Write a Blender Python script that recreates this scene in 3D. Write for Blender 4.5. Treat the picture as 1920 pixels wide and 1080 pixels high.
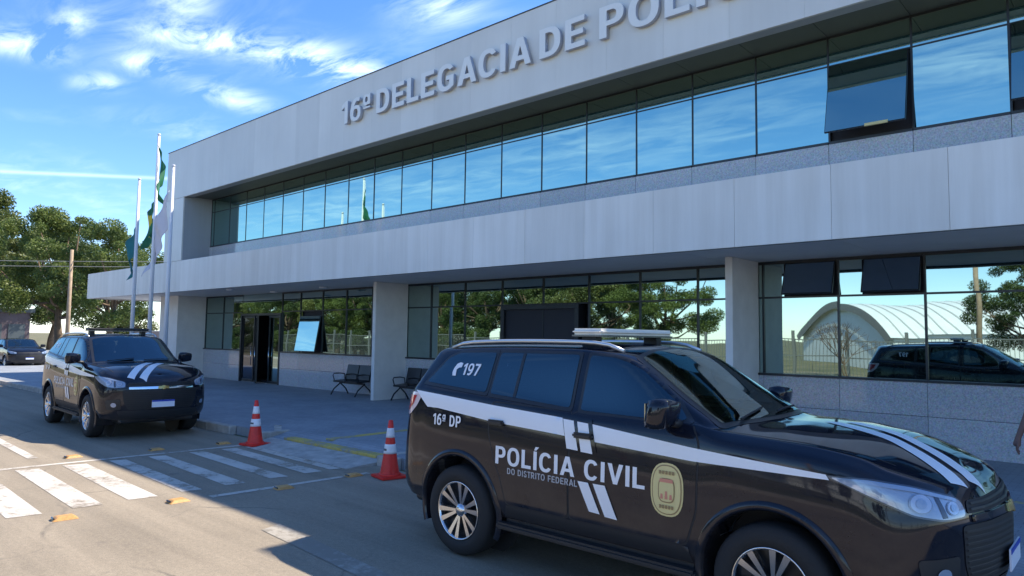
import bpy, bmesh, math, random
import numpy as np
from mathutils import Vector, Matrix
from mathutils.bvhtree import BVHTree

for o in list(bpy.data.objects): bpy.data.objects.remove(o)
SC = bpy.context.scene
COL = SC.collection
random.seed(4)

# ------------------------------------------------------------------ camera
def rad(a): return math.radians(a)
YAW, PITCH, ROLL, CH, FPX = rad(42.076), rad(4.025), rad(0.764), 1.9744, 1315.76
fw = Vector((-math.sin(YAW)*math.cos(PITCH), math.cos(YAW)*math.cos(PITCH), math.sin(PITCH)))
rt = Vector((math.cos(YAW), math.sin(YAW), 0)); up = rt.cross(fw)
rt2 = rt*math.cos(ROLL)+up*math.sin(ROLL); up2 = -rt*math.sin(ROLL)+up*math.cos(ROLL)
cd = bpy.data.cameras.new('camera'); cam = bpy.data.objects.new('camera', cd); COL.objects.link(cam)
cam.matrix_world = Matrix(((rt2.x, up2.x, -fw.x, 0), (rt2.y, up2.y, -fw.y, 0), (rt2.z, up2.z, -fw.z, CH), (0, 0, 0, 1)))
cd.sensor_width = 36; cd.lens = FPX/1920*36; cd.clip_end = 3000; cd.clip_start = .05
SC.camera = cam

# ------------------------------------------------------------------ sun, sky
SUNV = Vector((.38, .767, 1.0)).normalized()
EL = math.asin(SUNV.z); AZ = math.atan2(SUNV.x, SUNV.y)
sd = bpy.data.lights.new('sun', 'SUN'); sun = bpy.data.objects.new('sun', sd); COL.objects.link(sun)
sd.energy = 3.2; sd.angle = rad(.53); sd.color = (1, .91, .77)
sun.rotation_euler = SUNV.to_track_quat('Z', 'Y').to_euler()
W = bpy.data.worlds.new('World'); SC.world = W; W.use_nodes = True
SC.view_settings.view_transform = 'Standard'; SC.view_settings.look = 'None'
SC.view_settings.exposure = 1.48; SC.view_settings.gamma = 1
SC.view_settings.use_curve_mapping = False
SKY_STRENGTH = .15

class NT:
    def __init__(s, nt): s.nt = nt; s.N = nt.nodes; s.L = nt.links
    def n(s, t, **kw):
        x = s.N.new(t)
        for k, v in kw.items():
            if k.startswith('i_'):
                x.inputs[k[2:].replace('_', ' ')].default_value = v
            else: setattr(x, k, v)
        return x
    def l(s, a, b): s.L.new(a, b)
    def m(s, op, a, b=None, c=None, clamp=False):
        x = s.N.new('ShaderNodeMath'); x.operation = op; x.use_clamp = clamp
        for i, v in enumerate((a, b, c)):
            if v is None: continue
            if isinstance(v, (int, float)): x.inputs[i].default_value = v
            else: s.l(v, x.inputs[i])
        return x.outputs[0]
    def mix(s, f, a, b, blend='MIX'):
        x = s.N.new('ShaderNodeMix'); x.data_type = 'RGBA'; x.blend_type = blend
        for i, v in ((0, f), (6, a), (7, b)):
            if isinstance(v, (int, float)): x.inputs[i].default_value = v
            elif isinstance(v, tuple): x.inputs[i].default_value = (*v, 1) if len(v) == 3 else v
            else: s.l(v, x.inputs[i])
        return x.outputs[2]
    def ramp(s, f, stops):
        x = s.N.new('ShaderNodeValToRGB'); e = x.color_ramp.elements
        while len(e) < len(stops): e.new(.5)
        for q, (p, c) in zip(e, stops):
            q.position = p; q.color = (c, c, c, 1) if isinstance(c, (int, float)) else (*c, 1)
        s.l(f, x.inputs[0]); return x.outputs[0]

def build_world():
    t = NT(W.node_tree)
    for n in list(t.N): t.N.remove(n)
    sky = t.n('ShaderNodeTexSky'); sky.sky_type = 'NISHITA'; sky.sun_disc = False
    sky.sun_elevation = EL; sky.sun_rotation = AZ; sky.altitude = 1100
    sky.air_density = 1.0; sky.dust_density = .35; sky.ozone_density = 3.0
    geo = t.n('ShaderNodeTexCoord'); sep = t.n('ShaderNodeSeparateXYZ'); t.l(geo.outputs['Generated'], sep.inputs[0])
    z = t.m('MAXIMUM', sep.outputs[2], .04)
    px = t.m('DIVIDE', sep.outputs[0], z); py = t.m('DIVIDE', sep.outputs[1], z)
    cb = t.n('ShaderNodeCombineXYZ'); t.l(px, cb.inputs[0]); t.l(py, cb.inputs[1])
    # streaky cirrus: warped anisotropic noise in the cloud plane
    mp = t.n('ShaderNodeMapping'); mp.inputs['Rotation'].default_value = (0, 0, rad(35)); mp.inputs['Scale'].default_value = (2.1, 5.5, 1)
    t.l(cb.outputs[0], mp.inputs[0])
    n1 = t.n('ShaderNodeTexNoise', i_Scale=1.15, i_Detail=9.0, i_Roughness=.62, i_Distortion=.55); t.l(mp.outputs[0], n1.inputs['Vector'])
    mp2 = t.n('ShaderNodeMapping'); mp2.inputs['Location'].default_value = (3.1, 1.7, 0); mp2.inputs['Scale'].default_value = (.8, .8, 1)
    t.l(cb.outputs[0], mp2.inputs[0])
    n2 = t.n('ShaderNodeTexNoise', i_Scale=1.0, i_Detail=3.0, i_Roughness=.5); t.l(mp2.outputs[0], n2.inputs['Vector'])
    dens = t.ramp(n2.outputs[0], [(.48, 0.0), (.72, .30)])
    # cloud banks placed in the cloud plane (x/z, y/z)
    def blob(cx, cy, sx, sy, ang, w):
        ca, sa = math.cos(rad(ang)), math.sin(rad(ang))
        dx = t.m('SUBTRACT', px, cx); dy = t.m('SUBTRACT', py, cy)
        a = t.m('DIVIDE', t.m('ADD', t.m('MULTIPLY', dx, ca), t.m('MULTIPLY', dy, sa)), sx)
        b = t.m('DIVIDE', t.m('SUBTRACT', t.m('MULTIPLY', dy, ca), t.m('MULTIPLY', dx, sa)), sy)
        e = t.m('EXPONENT', t.m('MULTIPLY', t.m('ADD', t.m('MULTIPLY', a, a), t.m('MULTIPLY', b, b)), -1.0))
        return t.m('MULTIPLY', e, w)
    tot = dens
    for b in [(-2.36, 1.00, .17, .10, 60, 1.2), (-2.22, 1.40, .13, .26, -10, 1.5), (-2.9, .60, .13, .13, 0, 1.2), (-2.85, 1.36, .12, .24, 20, .6),
              (-2.72, .96, .13, .10, 0, .9), (-3.1, .93, .13, .07, 0, .8), (-2.1, .84, .25, .08, -30, .7), (-1.55, 1.36, .12, .12, 0, .7),
              (-2.55, .68, .12, .05, 0, .6), (-1.5, -3.0, .8, .35, 8, .32), (-3.2, -3.1, .9, .35, -5, .32), (-.1, -2.95, .4, .25, 15, .25), (-5.2, -3.2, 1.1, .4, 0, .5), (.9, -2.4, .5, .3, 0, .4)]:
        tot = t.m('ADD', tot, blob(*b))
    cl = t.ramp(n1.outputs[0], [(.40, 0.0), (.74, 1.0)])
    cover = t.m('MULTIPLY', t.m('MULTIPLY', cl, tot), 1.05, clamp=True)
    # a thin straight streak low in the west
    stk = t.m('MULTIPLY', blob(-5.05, 1.4, 1.3, .055, 50, 1.0), .30)
    cover = t.m('MINIMUM', t.m('ADD', cover, stk), .93)
    # thin veil near the horizon
    veil = t.ramp(sep.outputs[2], [(0.0, .32), (.14, .0)])
    cover = t.m('MAXIMUM', cover, t.m('MULTIPLY', veil, .9))
    hs = t.n('ShaderNodeHueSaturation', i_Saturation=1.22, i_Value=.69, i_Hue=.506); t.l(sky.outputs[0], hs.inputs['Color'])
    col = t.mix(cover, hs.outputs[0], (4.2, 4.8, 5.6))
    bg = t.n('ShaderNodeBackground'); bg.inputs[1].default_value = SKY_STRENGTH
    t.l(col, bg.inputs[0]); out = t.n('ShaderNodeOutputWorld'); t.l(bg.outputs[0], out.inputs[0])
build_world()

# ------------------------------------------------------------------ materials
MATS = {}
def mat(name, color=(.5, .5, .5), rough=.5, metal=0, ior=None, var=0, vscale=4, bump=0, bscale=40, coat=0, alpha=None, vmap=None, spec=None):
    m = bpy.data.materials.new(name); m.use_nodes = True; t = NT(m.node_tree); b = t.N['Principled BSDF']
    b.inputs['Base Color'].default_value = (*color, 1); b.inputs['Roughness'].default_value = rough; b.inputs['Metallic'].default_value = metal
    if ior: b.inputs['IOR'].default_value = ior
    if spec is not None: b.inputs['Specular IOR Level'].default_value = spec
    if coat: b.inputs['Coat Weight'].default_value = coat; b.inputs['Coat Roughness'].default_value = .03
    if var or bump:
        g = t.n('ShaderNodeNewGeometry'); v = g.outputs['Position']
        if vmap:
            mp = t.n('ShaderNodeMapping'); mp.inputs['Scale'].default_value = vmap; t.l(v, mp.inputs[0]); vv = mp.outputs[0]
        else: vv = v
        if var:
            n = t.n('ShaderNodeTexNoise', i_Scale=float(vscale), i_Detail=6.0, i_Roughness=.6); t.l(vv, n.inputs['Vector'])
            lo = tuple(c*(1-var) for c in color); hi = tuple(min(1, c*(1+var)) for c in color)
            t.l(t.ramp(n.outputs[0], [(.3, lo), (.7, hi)]), b.inputs['Base Color'])
        if bump:
            n = t.n('ShaderNodeTexNoise', i_Scale=float(bscale), i_Detail=4.0); t.l(v, n.inputs['Vector'])
            bp = t.n('ShaderNodeBump', i_Strength=bump, i_Distance=.01); t.l(n.outputs[0], bp.inputs['Height']); t.l(bp.outputs[0], b.inputs['Normal'])
    MATS[name] = m; return m

def asphalt():
    m = bpy.data.materials.new('asphalt'); m.use_nodes = True; t = NT(m.node_tree); b = t.N['Principled BSDF']
    g = t.n('ShaderNodeNewGeometry'); P = g.outputs['Position']
    n1 = t.n('ShaderNodeTexNoise', i_Scale=.55, i_Detail=6.0, i_Roughness=.6); t.l(P, n1.inputs['Vector'])
    mp = t.n('ShaderNodeMapping'); mp.inputs['Scale'].default_value = (.12, 2.6, 1); mp.inputs['Rotation'].default_value = (0, 0, rad(3)); t.l(P, mp.inputs[0])
    n2 = t.n('ShaderNodeTexNoise', i_Scale=1.0, i_Detail=5.0, i_Roughness=.6); t.l(mp.outputs[0], n2.inputs['Vector'])
    n3 = t.n('ShaderNodeTexNoise', i_Scale=90.0, i_Detail=3.0, i_Roughness=.7); t.l(P, n3.inputs['Vector'])
    base = t.ramp(n1.outputs[0], [(.3, (.215, .178, .130)), (.7, (.30, .248, .182))])
    base = t.mix(t.ramp(n2.outputs[0], [(.35, 0.0), (.75, .6)]), base, (.43, .355, .26))
    base = t.mix(.75, base, t.ramp(n3.outputs[0], [(.3, .6), (.7, 1.3)]), 'MULTIPLY')
    n4 = t.n('ShaderNodeTexNoise', i_Scale=22.0, i_Detail=8.0, i_Roughness=.8); t.l(P, n4.inputs['Vector'])
    base = t.mix(.8, base, t.ramp(n4.outputs[0], [(.32, .72), (.68, 1.22)]), 'MULTIPLY')
    n5 = t.n('ShaderNodeTexNoise', i_Scale=1.7, i_Detail=10.0, i_Roughness=.7); t.l(P, n5.inputs['Vector'])
    base = t.mix(t.ramp(n5.outputs[0], [(.60, 0.0), (.72, .55)]), base, (.11, .095, .08))
    vo = t.n('ShaderNodeTexVoronoi', feature='DISTANCE_TO_EDGE', i_Scale=.55)
    wn = t.n('ShaderNodeTexNoise', i_Scale=2.0, i_Detail=6.0); t.l(P, wn.inputs['Vector'])
    t.l(t.mix(.25, P, wn.outputs['Color']), vo.inputs['Vector'])
    crack = t.ramp(vo.outputs['Distance'], [(.0, .55), (.012, 0.0)])
    sp = t.ramp(n1.outputs[0], [(.5, 0.0), (.6, 1.0)])
    base = t.mix(t.m('MULTIPLY', crack, sp), base, (.06, .055, .05))
    t.l(base, b.inputs['Base Color']); b.inputs['Roughness'].default_value = .85
    bp = t.n('ShaderNodeBump', i_Strength=.5, i_Distance=.01); t.l(n3.outputs[0], bp.inputs['Height']); t.l(bp.outputs[0], b.inputs['Normal'])
    MATS['asphalt'] = m; return m

def paint_worn(name, col, wear=.5, under=(.24, .21, .17)):
    m = bpy.data.materials.new(name); m.use_nodes = True; t = NT(m.node_tree); b = t.N['Principled BSDF']
    g = t.n('ShaderNodeNewGeometry'); P = g.outputs['Position']
    n = t.n('ShaderNodeTexNoise', i_Scale=9.0, i_Detail=9.0, i_Roughness=.75); t.l(P, n.inputs['Vector'])
    n2 = t.n('ShaderNodeTexNoise', i_Scale=1.3, i_Detail=4.0); t.l(P, n2.inputs['Vector'])
    s = t.m('ADD', t.m('MULTIPLY', n.outputs[0], .6), t.m('MULTIPLY', n2.outputs[0], .4))
    f = t.ramp(s, [(.34+wear*.16, 0.0), (.42+wear*.16, 1.0)])
    dirt = t.ramp(n2.outputs[0], [(.3, .75), (.7, 1.0)])
    c = t.mix(1.0, col, dirt, 'MULTIPLY')
    t.l(t.mix(f, under, c), b.inputs['Base Color']); b.inputs['Roughness'].default_value = .7
    MATS[name] = m; return m

def streaked(name, col, rough=.4, dirt=.25, sc=1.0, bottom=None):
    """coated panel with run-down streaks"""
    m = bpy.data.materials.new(name); m.use_nodes = True; t = NT(m.node_tree); b = t.N['Principled BSDF']
    g = t.n('ShaderNodeNewGeometry'); P = g.outputs['Position']
    mp = t.n('ShaderNodeMapping'); mp.inputs['Scale'].default_value = (3.2*sc, 3.2*sc, .16); t.l(P, mp.inputs[0])
    n = t.n('ShaderNodeTexNoise', i_Scale=1.0, i_Detail=7.0, i_Roughness=.65); t.l(mp.outputs[0], n.inputs['Vector'])
    n2 = t.n('ShaderNodeTexNoise', i_Scale=.5, i_Detail=4.0); t.l(P, n2.inputs['Vector'])
    f = t.m('MULTIPLY', t.ramp(n.outputs[0], [(.35, 0.0), (.72, 1.0)]), dirt)
    c = t.mix(f, col, tuple(x*y for x, y in zip(col, (.62, .58, .52))))
    c = t.mix(1.0, c, t.ramp(n2.outputs[0], [(.3, .90), (.7, 1.03)]), 'MULTIPLY')
    t.l(c, b.inputs['Base Color']); b.inputs['Roughness'].default_value = rough
    oi = t.n('ShaderNodeObjectInfo')
    hv = t.n('ShaderNodeHueSaturation'); t.l(t.m('ADD', t.m('MULTIPLY', oi.outputs['Random'], .10), .95), hv.inputs['Value']); t.l(c, hv.inputs['Color'])
    t.l(hv.outputs[0], b.inputs['Base Color'])
    MATS[name] = m; return m

def granite():
    m = bpy.data.materials.new('granite'); m.use_nodes = True; t = NT(m.node_tree); b = t.N['Principled BSDF']
    g = t.n('ShaderNodeNewGeometry'); P = g.outputs['Position']
    n = t.n('ShaderNodeTexNoise', i_Scale=45.0, i_Detail=5.0, i_Roughness=.75); t.l(P, n.inputs['Vector'])
    v = t.n('ShaderNodeTexVoronoi', i_Scale=38.0); t.l(P, v.inputs['Vector'])
    c = t.ramp(n.outputs[0], [(.32, (.30, .31, .32)), (.5, (.48, .48, .49)), (.68, (.64, .63, .62))])
    c = t.mix(.25, c, v.outputs['Color'], 'SOFT_LIGHT')
    oi = t.n('ShaderNodeObjectInfo'); hv = t.n('ShaderNodeHueSaturation', i_Saturation=.75)
    t.l(t.m('ADD', t.m('MULTIPLY', oi.outputs['Random'], .16), .90), hv.inputs['Value']); t.l(c, hv.inputs['Color'])
    t.l(hv.outputs[0], b.inputs['Base Color']); b.inputs['Roughness'].default_value = .07
    MATS['granite'] = m; return m

def mirror_glass(name, col, rough=.012, body=(.012, .03, .034), mixf=.85, wob=.02):
    m = bpy.data.materials.new(name); m.use_nodes = True; t = NT(m.node_tree); b = t.N['Principled BSDF']
    b.inputs['Base Color'].default_value = (*body, 1); b.inputs['Roughness'].default_value = .05
    gl = t.n('ShaderNodeBsdfGlossy'); gl.inputs['Color'].default_value = (*col, 1); gl.inputs['Roughness'].default_value = rough
    g = t.n('ShaderNodeNewGeometry'); n = t.n('ShaderNodeTexNoise', i_Scale=.9, i_Detail=1.0)
    t.l(g.outputs['Position'], n.inputs['Vector'])
    bp = t.n('ShaderNodeBump', i_Strength=wob, i_Distance=.1); t.l(n.outputs[0], bp.inputs['Height']); t.l(bp.outputs[0], gl.inputs['Normal'])
    ms = t.n('ShaderNodeMixShader'); ms.inputs[0].default_value = mixf
    t.l(b.outputs[0], ms.inputs[1]); t.l(gl.outputs[0], ms.inputs[2]); t.l(ms.outputs[0], t.N['Material Output'].inputs[0])
    MATS[name] = m; return m

def leaf_mat(name, dark, light):
    m = bpy.data.materials.new(name); m.use_nodes = True; t = NT(m.node_tree); b = t.N['Principled BSDF']
    g = t.n('ShaderNodeNewGeometry'); n = t.n('ShaderNodeTexNoise', i_Scale=.8, i_Detail=5.0); t.l(g.outputs['Position'], n.inputs['Vector'])
    oi = t.n('ShaderNodeObjectInfo')
    s = t.m('ADD', n.outputs[0], t.m('MULTIPLY', t.m('SUBTRACT', oi.outputs['Random'], .5), .25))
    r = g.outputs['Random Per Island']; s = t.m('ADD', s, t.m('MULTIPLY', t.m('SUBTRACT', r, .5), .3))
    c = t.ramp(s, [(.3, dark), (.72, light)])
    t.l(c, b.inputs['Base Color']); b.inputs['Roughness'].default_value = .55
    tr = t.n('ShaderNodeBsdfTranslucent'); t.l(c, tr.inputs[0]); ms = t.n('ShaderNodeMixShader'); ms.inputs[0].default_value = .35
    t.l(b.outputs[0], ms.inputs[1]); t.l(tr.outputs[0], ms.inputs[2]); t.l(ms.outputs[0], t.N['Material Output'].inputs[0])
    MATS[name] = m; return m

def ground_mat():
    m = bpy.data.materials.new('dry_grass'); m.use_nodes = True; t = NT(m.node_tree); b = t.N['Principled BSDF']
    g = t.n('ShaderNodeNewGeometry'); P = g.outputs['Position']
    n = t.n('ShaderNodeTexNoise', i_Scale=.35, i_Detail=9.0, i_Roughness=.7); t.l(P, n.inputs['Vector'])
    c = t.ramp(n.outputs[0], [(.35, (.07, .085, .03)), (.5, (.14, .13, .06)), (.65, (.24, .18, .11))])
    t.l(c, b.inputs['Base Color']); b.inputs['Roughness'].default_value = .95
    MATS['dry_grass'] = m

def sidewalk_mat():
    m = bpy.data.materials.new('sidewalk_paving'); m.use_nodes = True; t = NT(m.node_tree); b = t.N['Principled BSDF']
    g = t.n('ShaderNodeNewGeometry'); P = g.outputs['Position']
    n = t.n('ShaderNodeTexNoise', i_Scale=.9, i_Detail=6.0, i_Roughness=.6); t.l(P, n.inputs['Vector'])
    n3 = t.n('ShaderNodeTexNoise', i_Scale=70.0, i_Detail=3.0); t.l(P, n3.inputs['Vector'])
    br = t.n('ShaderNodeTexBrick', i_Scale=1.0); br.inputs['Brick Width'].default_value = .2; br.inputs['Row Height'].default_value = .1
    br.inputs['Mortar Size'].default_value = .004; br.inputs['Color1'].default_value = (1, 1, 1, 1); br.inputs['Color2'].default_value = (.88, .88, .88, 1); br.inputs['Mortar'].default_value = (.6, .6, .6, 1)
    t.l(P, br.inputs['Vector'])
    c = t.ramp(n.outputs[0], [(.3, (.26, .28, .30)), (.7, (.35, .37, .395))])
    c = t.mix(1.0, c, br.outputs['Color'], 'MULTIPLY')
    c = t.mix(.4, c, t.ramp(n3.outputs[0], [(.3, .7), (.7, 1.25)]), 'MULTIPLY')
    t.l(c, b.inputs['Base Color']); b.inputs['Roughness'].default_value = .75
    MATS['sidewalk_paving'] = m

asphalt(); ground_mat(); sidewalk_mat(); granite()
paint_worn('road_paint', (.64, .58, .50), .45, (.26, .215, .16)); paint_worn('road_paint_faded', (.40, .36, .30), .9)
paint_worn('yellow_paint', (.62, .47, .12), .55, (.28, .28, .27))
paint_worn('yellow_paint_thin', (.52, .45, .20), .75, (.28, .28, .27))
streaked('fascia_upper', (.73, .71, .67), .38, .16, .8)
streaked('fascia_lower', (.84, .81, .765), .45, .38, 1.0)
streaked('wall_grey', (.40, .42, .45), .5, .2)
mat('column_paint', (.74, .72, .68), .6, var=.06, vscale=3, bump=.1)
mat('soffit_panel', (.66, .66, .65), .55, var=.06, vscale=1.5)
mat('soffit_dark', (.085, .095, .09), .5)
mat('frame_dark', (.018, .022, .026), .35)
mat('frame_grey', (.09, .11, .12), .4)
mat('drip_edge', (.06, .065, .07), .6)
mat('roof_membrane', (.35, .34, .33), .8, var=.1)
mat('letter_metal', (.80, .79, .77), .4)
mat('letter_side', (.42, .44, .5), .5)
mirror_glass('mirror_glass', (.38, .58, .53))
mirror_glass('mirror_glass_low', (.40, .53, .51), body=(.012, .028, .03))
mirror_glass('mirror_glass_dark', (.30, .38, .46), body=(.008, .012, .018))
mirror_glass('door_glass', (.20, .22, .27), body=(.01, .01, .015), mixf=.5)
mat('interior_dark', (.02, .022, .03), .7)
mat('kerb_concrete', (.42, .39, .35), .85, var=.25, vscale=5, bump=.3)
mat('cone_red', (.72, .028, .02), .45, var=.12, vscale=14)
mat('cone_white', (.80, .80, .82), .4)
mat('rubber_black', (.02, .02, .022), .7)
mat('stud_yellow', (.55, .29, .09), .5, var=.2, vscale=30)
mat('stud_lens', (.05, .05, .05), .2)
mat('car_black', (.005, .008, .018), .04, ior=1.46)
def dusty(m):
    t = NT(m.node_tree); b = t.N['Principled BSDF']; tc = t.n('ShaderNodeTexCoord'); sp = t.n('ShaderNodeSeparateXYZ'); t.l(tc.outputs['Object'], sp.inputs[0])
    n = t.n('ShaderNodeTexNoise', i_Scale=3.5, i_Detail=9.0, i_Roughness=.7); t.l(tc.outputs['Object'], n.inputs['Vector'])
    low = t.ramp(sp.outputs[2], [(.42, 1.0), (.95, .12)]); f = t.m('MULTIPLY', t.m('MULTIPLY', t.ramp(n.outputs[0], [(.35, .1), (.75, 1.0)]), low), .20)
    t.l(t.mix(f, tuple(b.inputs['Base Color'].default_value)[:3], (.26, .21, .15)), b.inputs['Base Color'])
    t.l(t.m('ADD', t.m('MULTIPLY', f, 1.4), b.inputs['Roughness'].default_value), b.inputs['Roughness'])
dusty(MATS['car_black'])
mat('car_plastic', (.02, .021, .024), .5)
mat('seat_cloth', (.30, .29, .27), .8); mat('dash_grey', (.26, .27, .26), .7)
def car_glass(name, tint, refl, ior):
    m = bpy.data.materials.new(name); m.use_nodes = True; t = NT(m.node_tree)
    tr = t.n('ShaderNodeBsdfTransparent'); tr.inputs[0].default_value = (*tint, 1); gl = t.n('ShaderNodeBsdfGlossy'); gl.inputs[0].default_value = (*refl, 1); gl.inputs[1].default_value = .01
    fr = t.n('ShaderNodeFresnel'); fr.inputs[0].default_value = ior; ms = t.n('ShaderNodeMixShader')
    t.l(fr.outputs[0], ms.inputs[0]); t.l(tr.outputs[0], ms.inputs[1]); t.l(gl.outputs[0], ms.inputs[2]); t.l(ms.outputs[0], t.N['Material Output'].inputs[0]); MATS[name] = m
car_glass('car_glass', (.07, .10, .12), (.65, .90, 1), 2.1)
car_glass('car_windshield', (.62, .72, .68), (.88, 1, .97), 2.3)
mat('sticker_white', (.80, .81, .84), .3)
mat('sticker_grey', (.38, .39, .42), .35)
mat('sticker_gold', (.68, .57, .26), .35)
mat('sticker_brown', (.30, .20, .09), .4)
mat('sticker_red', (.62, .24, .16), .4)
mat('chrome', (.75, .76, .78), .12, 1.0)
mat('rim_silver', (.62, .63, .66), .22, 1.0)
mat('rim_dark', (.02, .02, .022), .35)
mat('tyre_rubber', (.018, .018, .019), .8, bump=.3, bscale=60)
mat('lamp_glass', (.24, .31, .43), .06, ior=1.9, coat=1)
mat('lamp_rim', (.30, .33, .38), .2, .5); mat('lamp_bowl', (.42, .48, .58), .15, .3)
mat('lamp_housing', (.10, .11, .13), .2, .6)
mat('tail_red', (.55, .03, .04), .1, coat=1)
mat('tail_clear', (.75, .62, .64), .1, coat=1)
mat('gold_emblem', (.62, .42, .14), .25, .8)
mat('plate_white', (.72, .76, .86), .4)
mat('plate_blue', (.02, .06, .45), .4)
mat('rail_silver', (.62, .64, .66), .3, .7)
mat('lightbar_white', (.72, .70, .66), .25, coat=.5)
mat('bench_black', (.018, .019, .022), .4)
mat('pole_white', (.72, .73, .76), .35)
mat('bark', (.16, .11, .07), .9, var=.3, vscale=6, bump=.8, bscale=12)
leaf_mat('leaf_green', (.04, .08, .016), (.19, .24, .055))
leaf_mat('leaf_deep', (.035, .07, .016), (.15, .19, .05))
leaf_mat('leaf_olive', (.06, .09, .02), (.24, .26, .07))
mat('flag_teal', (.02, .16, .17), .7, var=.2, vscale=3)
mat('flag_green', (.015, .15, .07), .7, var=.25, vscale=3)
mat('flag_yellow', (.65, .50, .05), .7)
mat('flag_blue', (.02, .05, .28), .7)
mat('flag_white', (.62, .60, .66), .75, var=.08, vscale=3)
mat('shed_white', (.86, .87, .84), .5, var=.06, vscale=1)
mat('shed_rib', (.55, .54, .50), .5)
mat('shed_trim', (.28, .26, .23), .6)
mat('fence_grey', (.16, .17, .16), .6)
mat('wood_pole', (.36, .26, .17), .85, var=.2, vscale=5)
mat('wall_brown', (.13, .10, .11), .7, var=.2, vscale=2)
mat('wall_pink', (.52, .40, .36), .8, var=.12, vscale=2)
mat('lamp_white', (.8, .8, .8), .4)
mat('skin', (.20, .10, .075), .55)
mat('cloth_dark', (.06, .03, .035), .9)
mat('wire_sunlit', (.30, .29, .25), .6)  # light beige: sunlight on the wires, put into the base colour

# ------------------------------------------------------------------ object helpers
def link(o): COL.objects.link(o); return o
def thing(name, label, cat, loc=(0, 0, 0), rz=0, group=None):
    o = link(bpy.data.objects.new(name, None)); o.location = loc; o.rotation_euler = (0, 0, rz); o.empty_display_size = .2
    o['label'] = label; o['category'] = cat
    if group: o['group'] = group
    return o
def obj(name, me, m=None, parent=None, world=False, loc=None):
    if isinstance(me, bmesh.types.BMesh):
        b = me; me = bpy.data.meshes.new(name); b.to_mesh(me); b.free()
    if m is not None and len(me.materials) == 0: me.materials.append(MATS[m])
    o = link(bpy.data.objects.new(name, me))
    if parent:
        o.parent = parent
        if world:
            p = parent; off = Vector(p.location)
            while p.parent: p = p.parent; off += Vector(p.location)
            o.location = -off
    if loc is not None: o.location = Vector(o.location)+Vector(loc)
    return o
def tag(o, label, cat, group=None, kind=None):
    if label: o['label'] = label
    if cat: o['category'] = cat
    if group: o['group'] = group
    if kind: o['kind'] = kind
    return o
def bx(bm, x0, x1, y0, y1, z0, z1, M=None):
    vs = [bm.verts.new((x, y, z)) for x in (x0, x1) for y in (y0, y1) for z in (z0, z1)]
    if M: 
        for v in vs: v.co = M @ v.co
    for f in ((0, 1, 3, 2), (4, 6, 7, 5), (0, 4, 5, 1), (2, 3, 7, 6), (0, 2, 6, 4), (1, 5, 7, 3)):
        bm.faces.new([vs[i] for i in f])
def box(name, x0, x1, y0, y1, z0, z1, m, parent=None, bev=0):
    bm = bmesh.new(); bx(bm, x0, x1, y0, y1, z0, z1)
    if bev: bmesh.ops.bevel(bm, geom=bm.edges[:], offset=bev, segments=2, affect='EDGES')
    bmesh.ops.recalc_face_normals(bm, faces=bm.faces)
    return obj(name, bm, m, parent, world=parent is not None)
BOXC = {}
def cbox(name, x0, x1, y0, y1, z0, z1, m, parent, bev=0):
    """box part that shares its mesh with alike boxes"""
    k = (round(x1-x0, 4), round(y1-y0, 4), round(z1-z0, 4), m, bev)
    if k not in BOXC:
        bm = bmesh.new(); a, b, c = (x1-x0)/2, (y1-y0)/2, (z1-z0)/2; bx(bm, -a, a, -b, b, -c, c)
        if bev: bmesh.ops.bevel(bm, geom=bm.edges[:], offset=bev, segments=1, affect='EDGES')
        bmesh.ops.recalc_face_normals(bm, faces=bm.faces)
        me = bpy.data.meshes.new(name); bm.to_mesh(me); bm.free(); me.materials.append(MATS[m]); BOXC[k] = me
    o = obj(name, BOXC[k], None, parent, world=parent is not None, loc=((x0+x1)/2, (y0+y1)/2, (z0+z1)/2))
    if name == 'pane': o.rotation_euler = (rad(random.gauss(0, .10)), 0, rad(random.gauss(0, .10)))
    return o
def tube(bm, pts, rad_, n=8, cap=True):
    pts = [Vector(p) for p in pts]; R = rad_ if isinstance(rad_, (list, tuple)) else [rad_]*len(pts); rings = []
    for i, p in enumerate(pts):
        d = (pts[min(i+1, len(pts)-1)]-pts[max(i-1, 0)]).normalized()
        a = d.cross(Vector((0, 0, 1)) if abs(d.z) < .9 else Vector((1, 0, 0))).normalized(); b = d.cross(a)
        rings.append([bm.verts.new(p+(a*math.cos(2*math.pi*k/n)+b*math.sin(2*math.pi*k/n))*R[i]) for k in range(n)])
    for r0, r1 in zip(rings, rings[1:]):
        for k in range(n):
            f = bm.faces.new((r0[k], r0[(k+1) % n], r1[(k+1) % n], r1[k])); f.smooth = True
    if cap: bm.faces.new(rings[0]); bm.faces.new(rings[-1][::-1])
def lathe(bm, prof, n=32, axis='Z', c=(0, 0, 0), smooth=True):
    rings = []
    for r, h in prof:
        ring = []
        for k in range(n):
            a = 2*math.pi*k/n
            if axis == 'Z': p = (c[0]+r*math.cos(a), c[1]+r*math.sin(a), c[2]+h)
            else: p = (c[0]+r*math.cos(a), c[1]+h, c[2]+r*math.sin(a))
            ring.append(bm.verts.new(p))
        rings.append(ring)
    for r0, r1 in zip(rings, rings[1:]):
        for k in range(n):
            f = bm.faces.new((r0[k], r0[(k+1) % n], r1[(k+1) % n], r1[k])); f.smooth = smooth
    return rings
def fin(bm): bmesh.ops.recalc_face_normals(bm, faces=bm.faces); return bm

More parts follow.
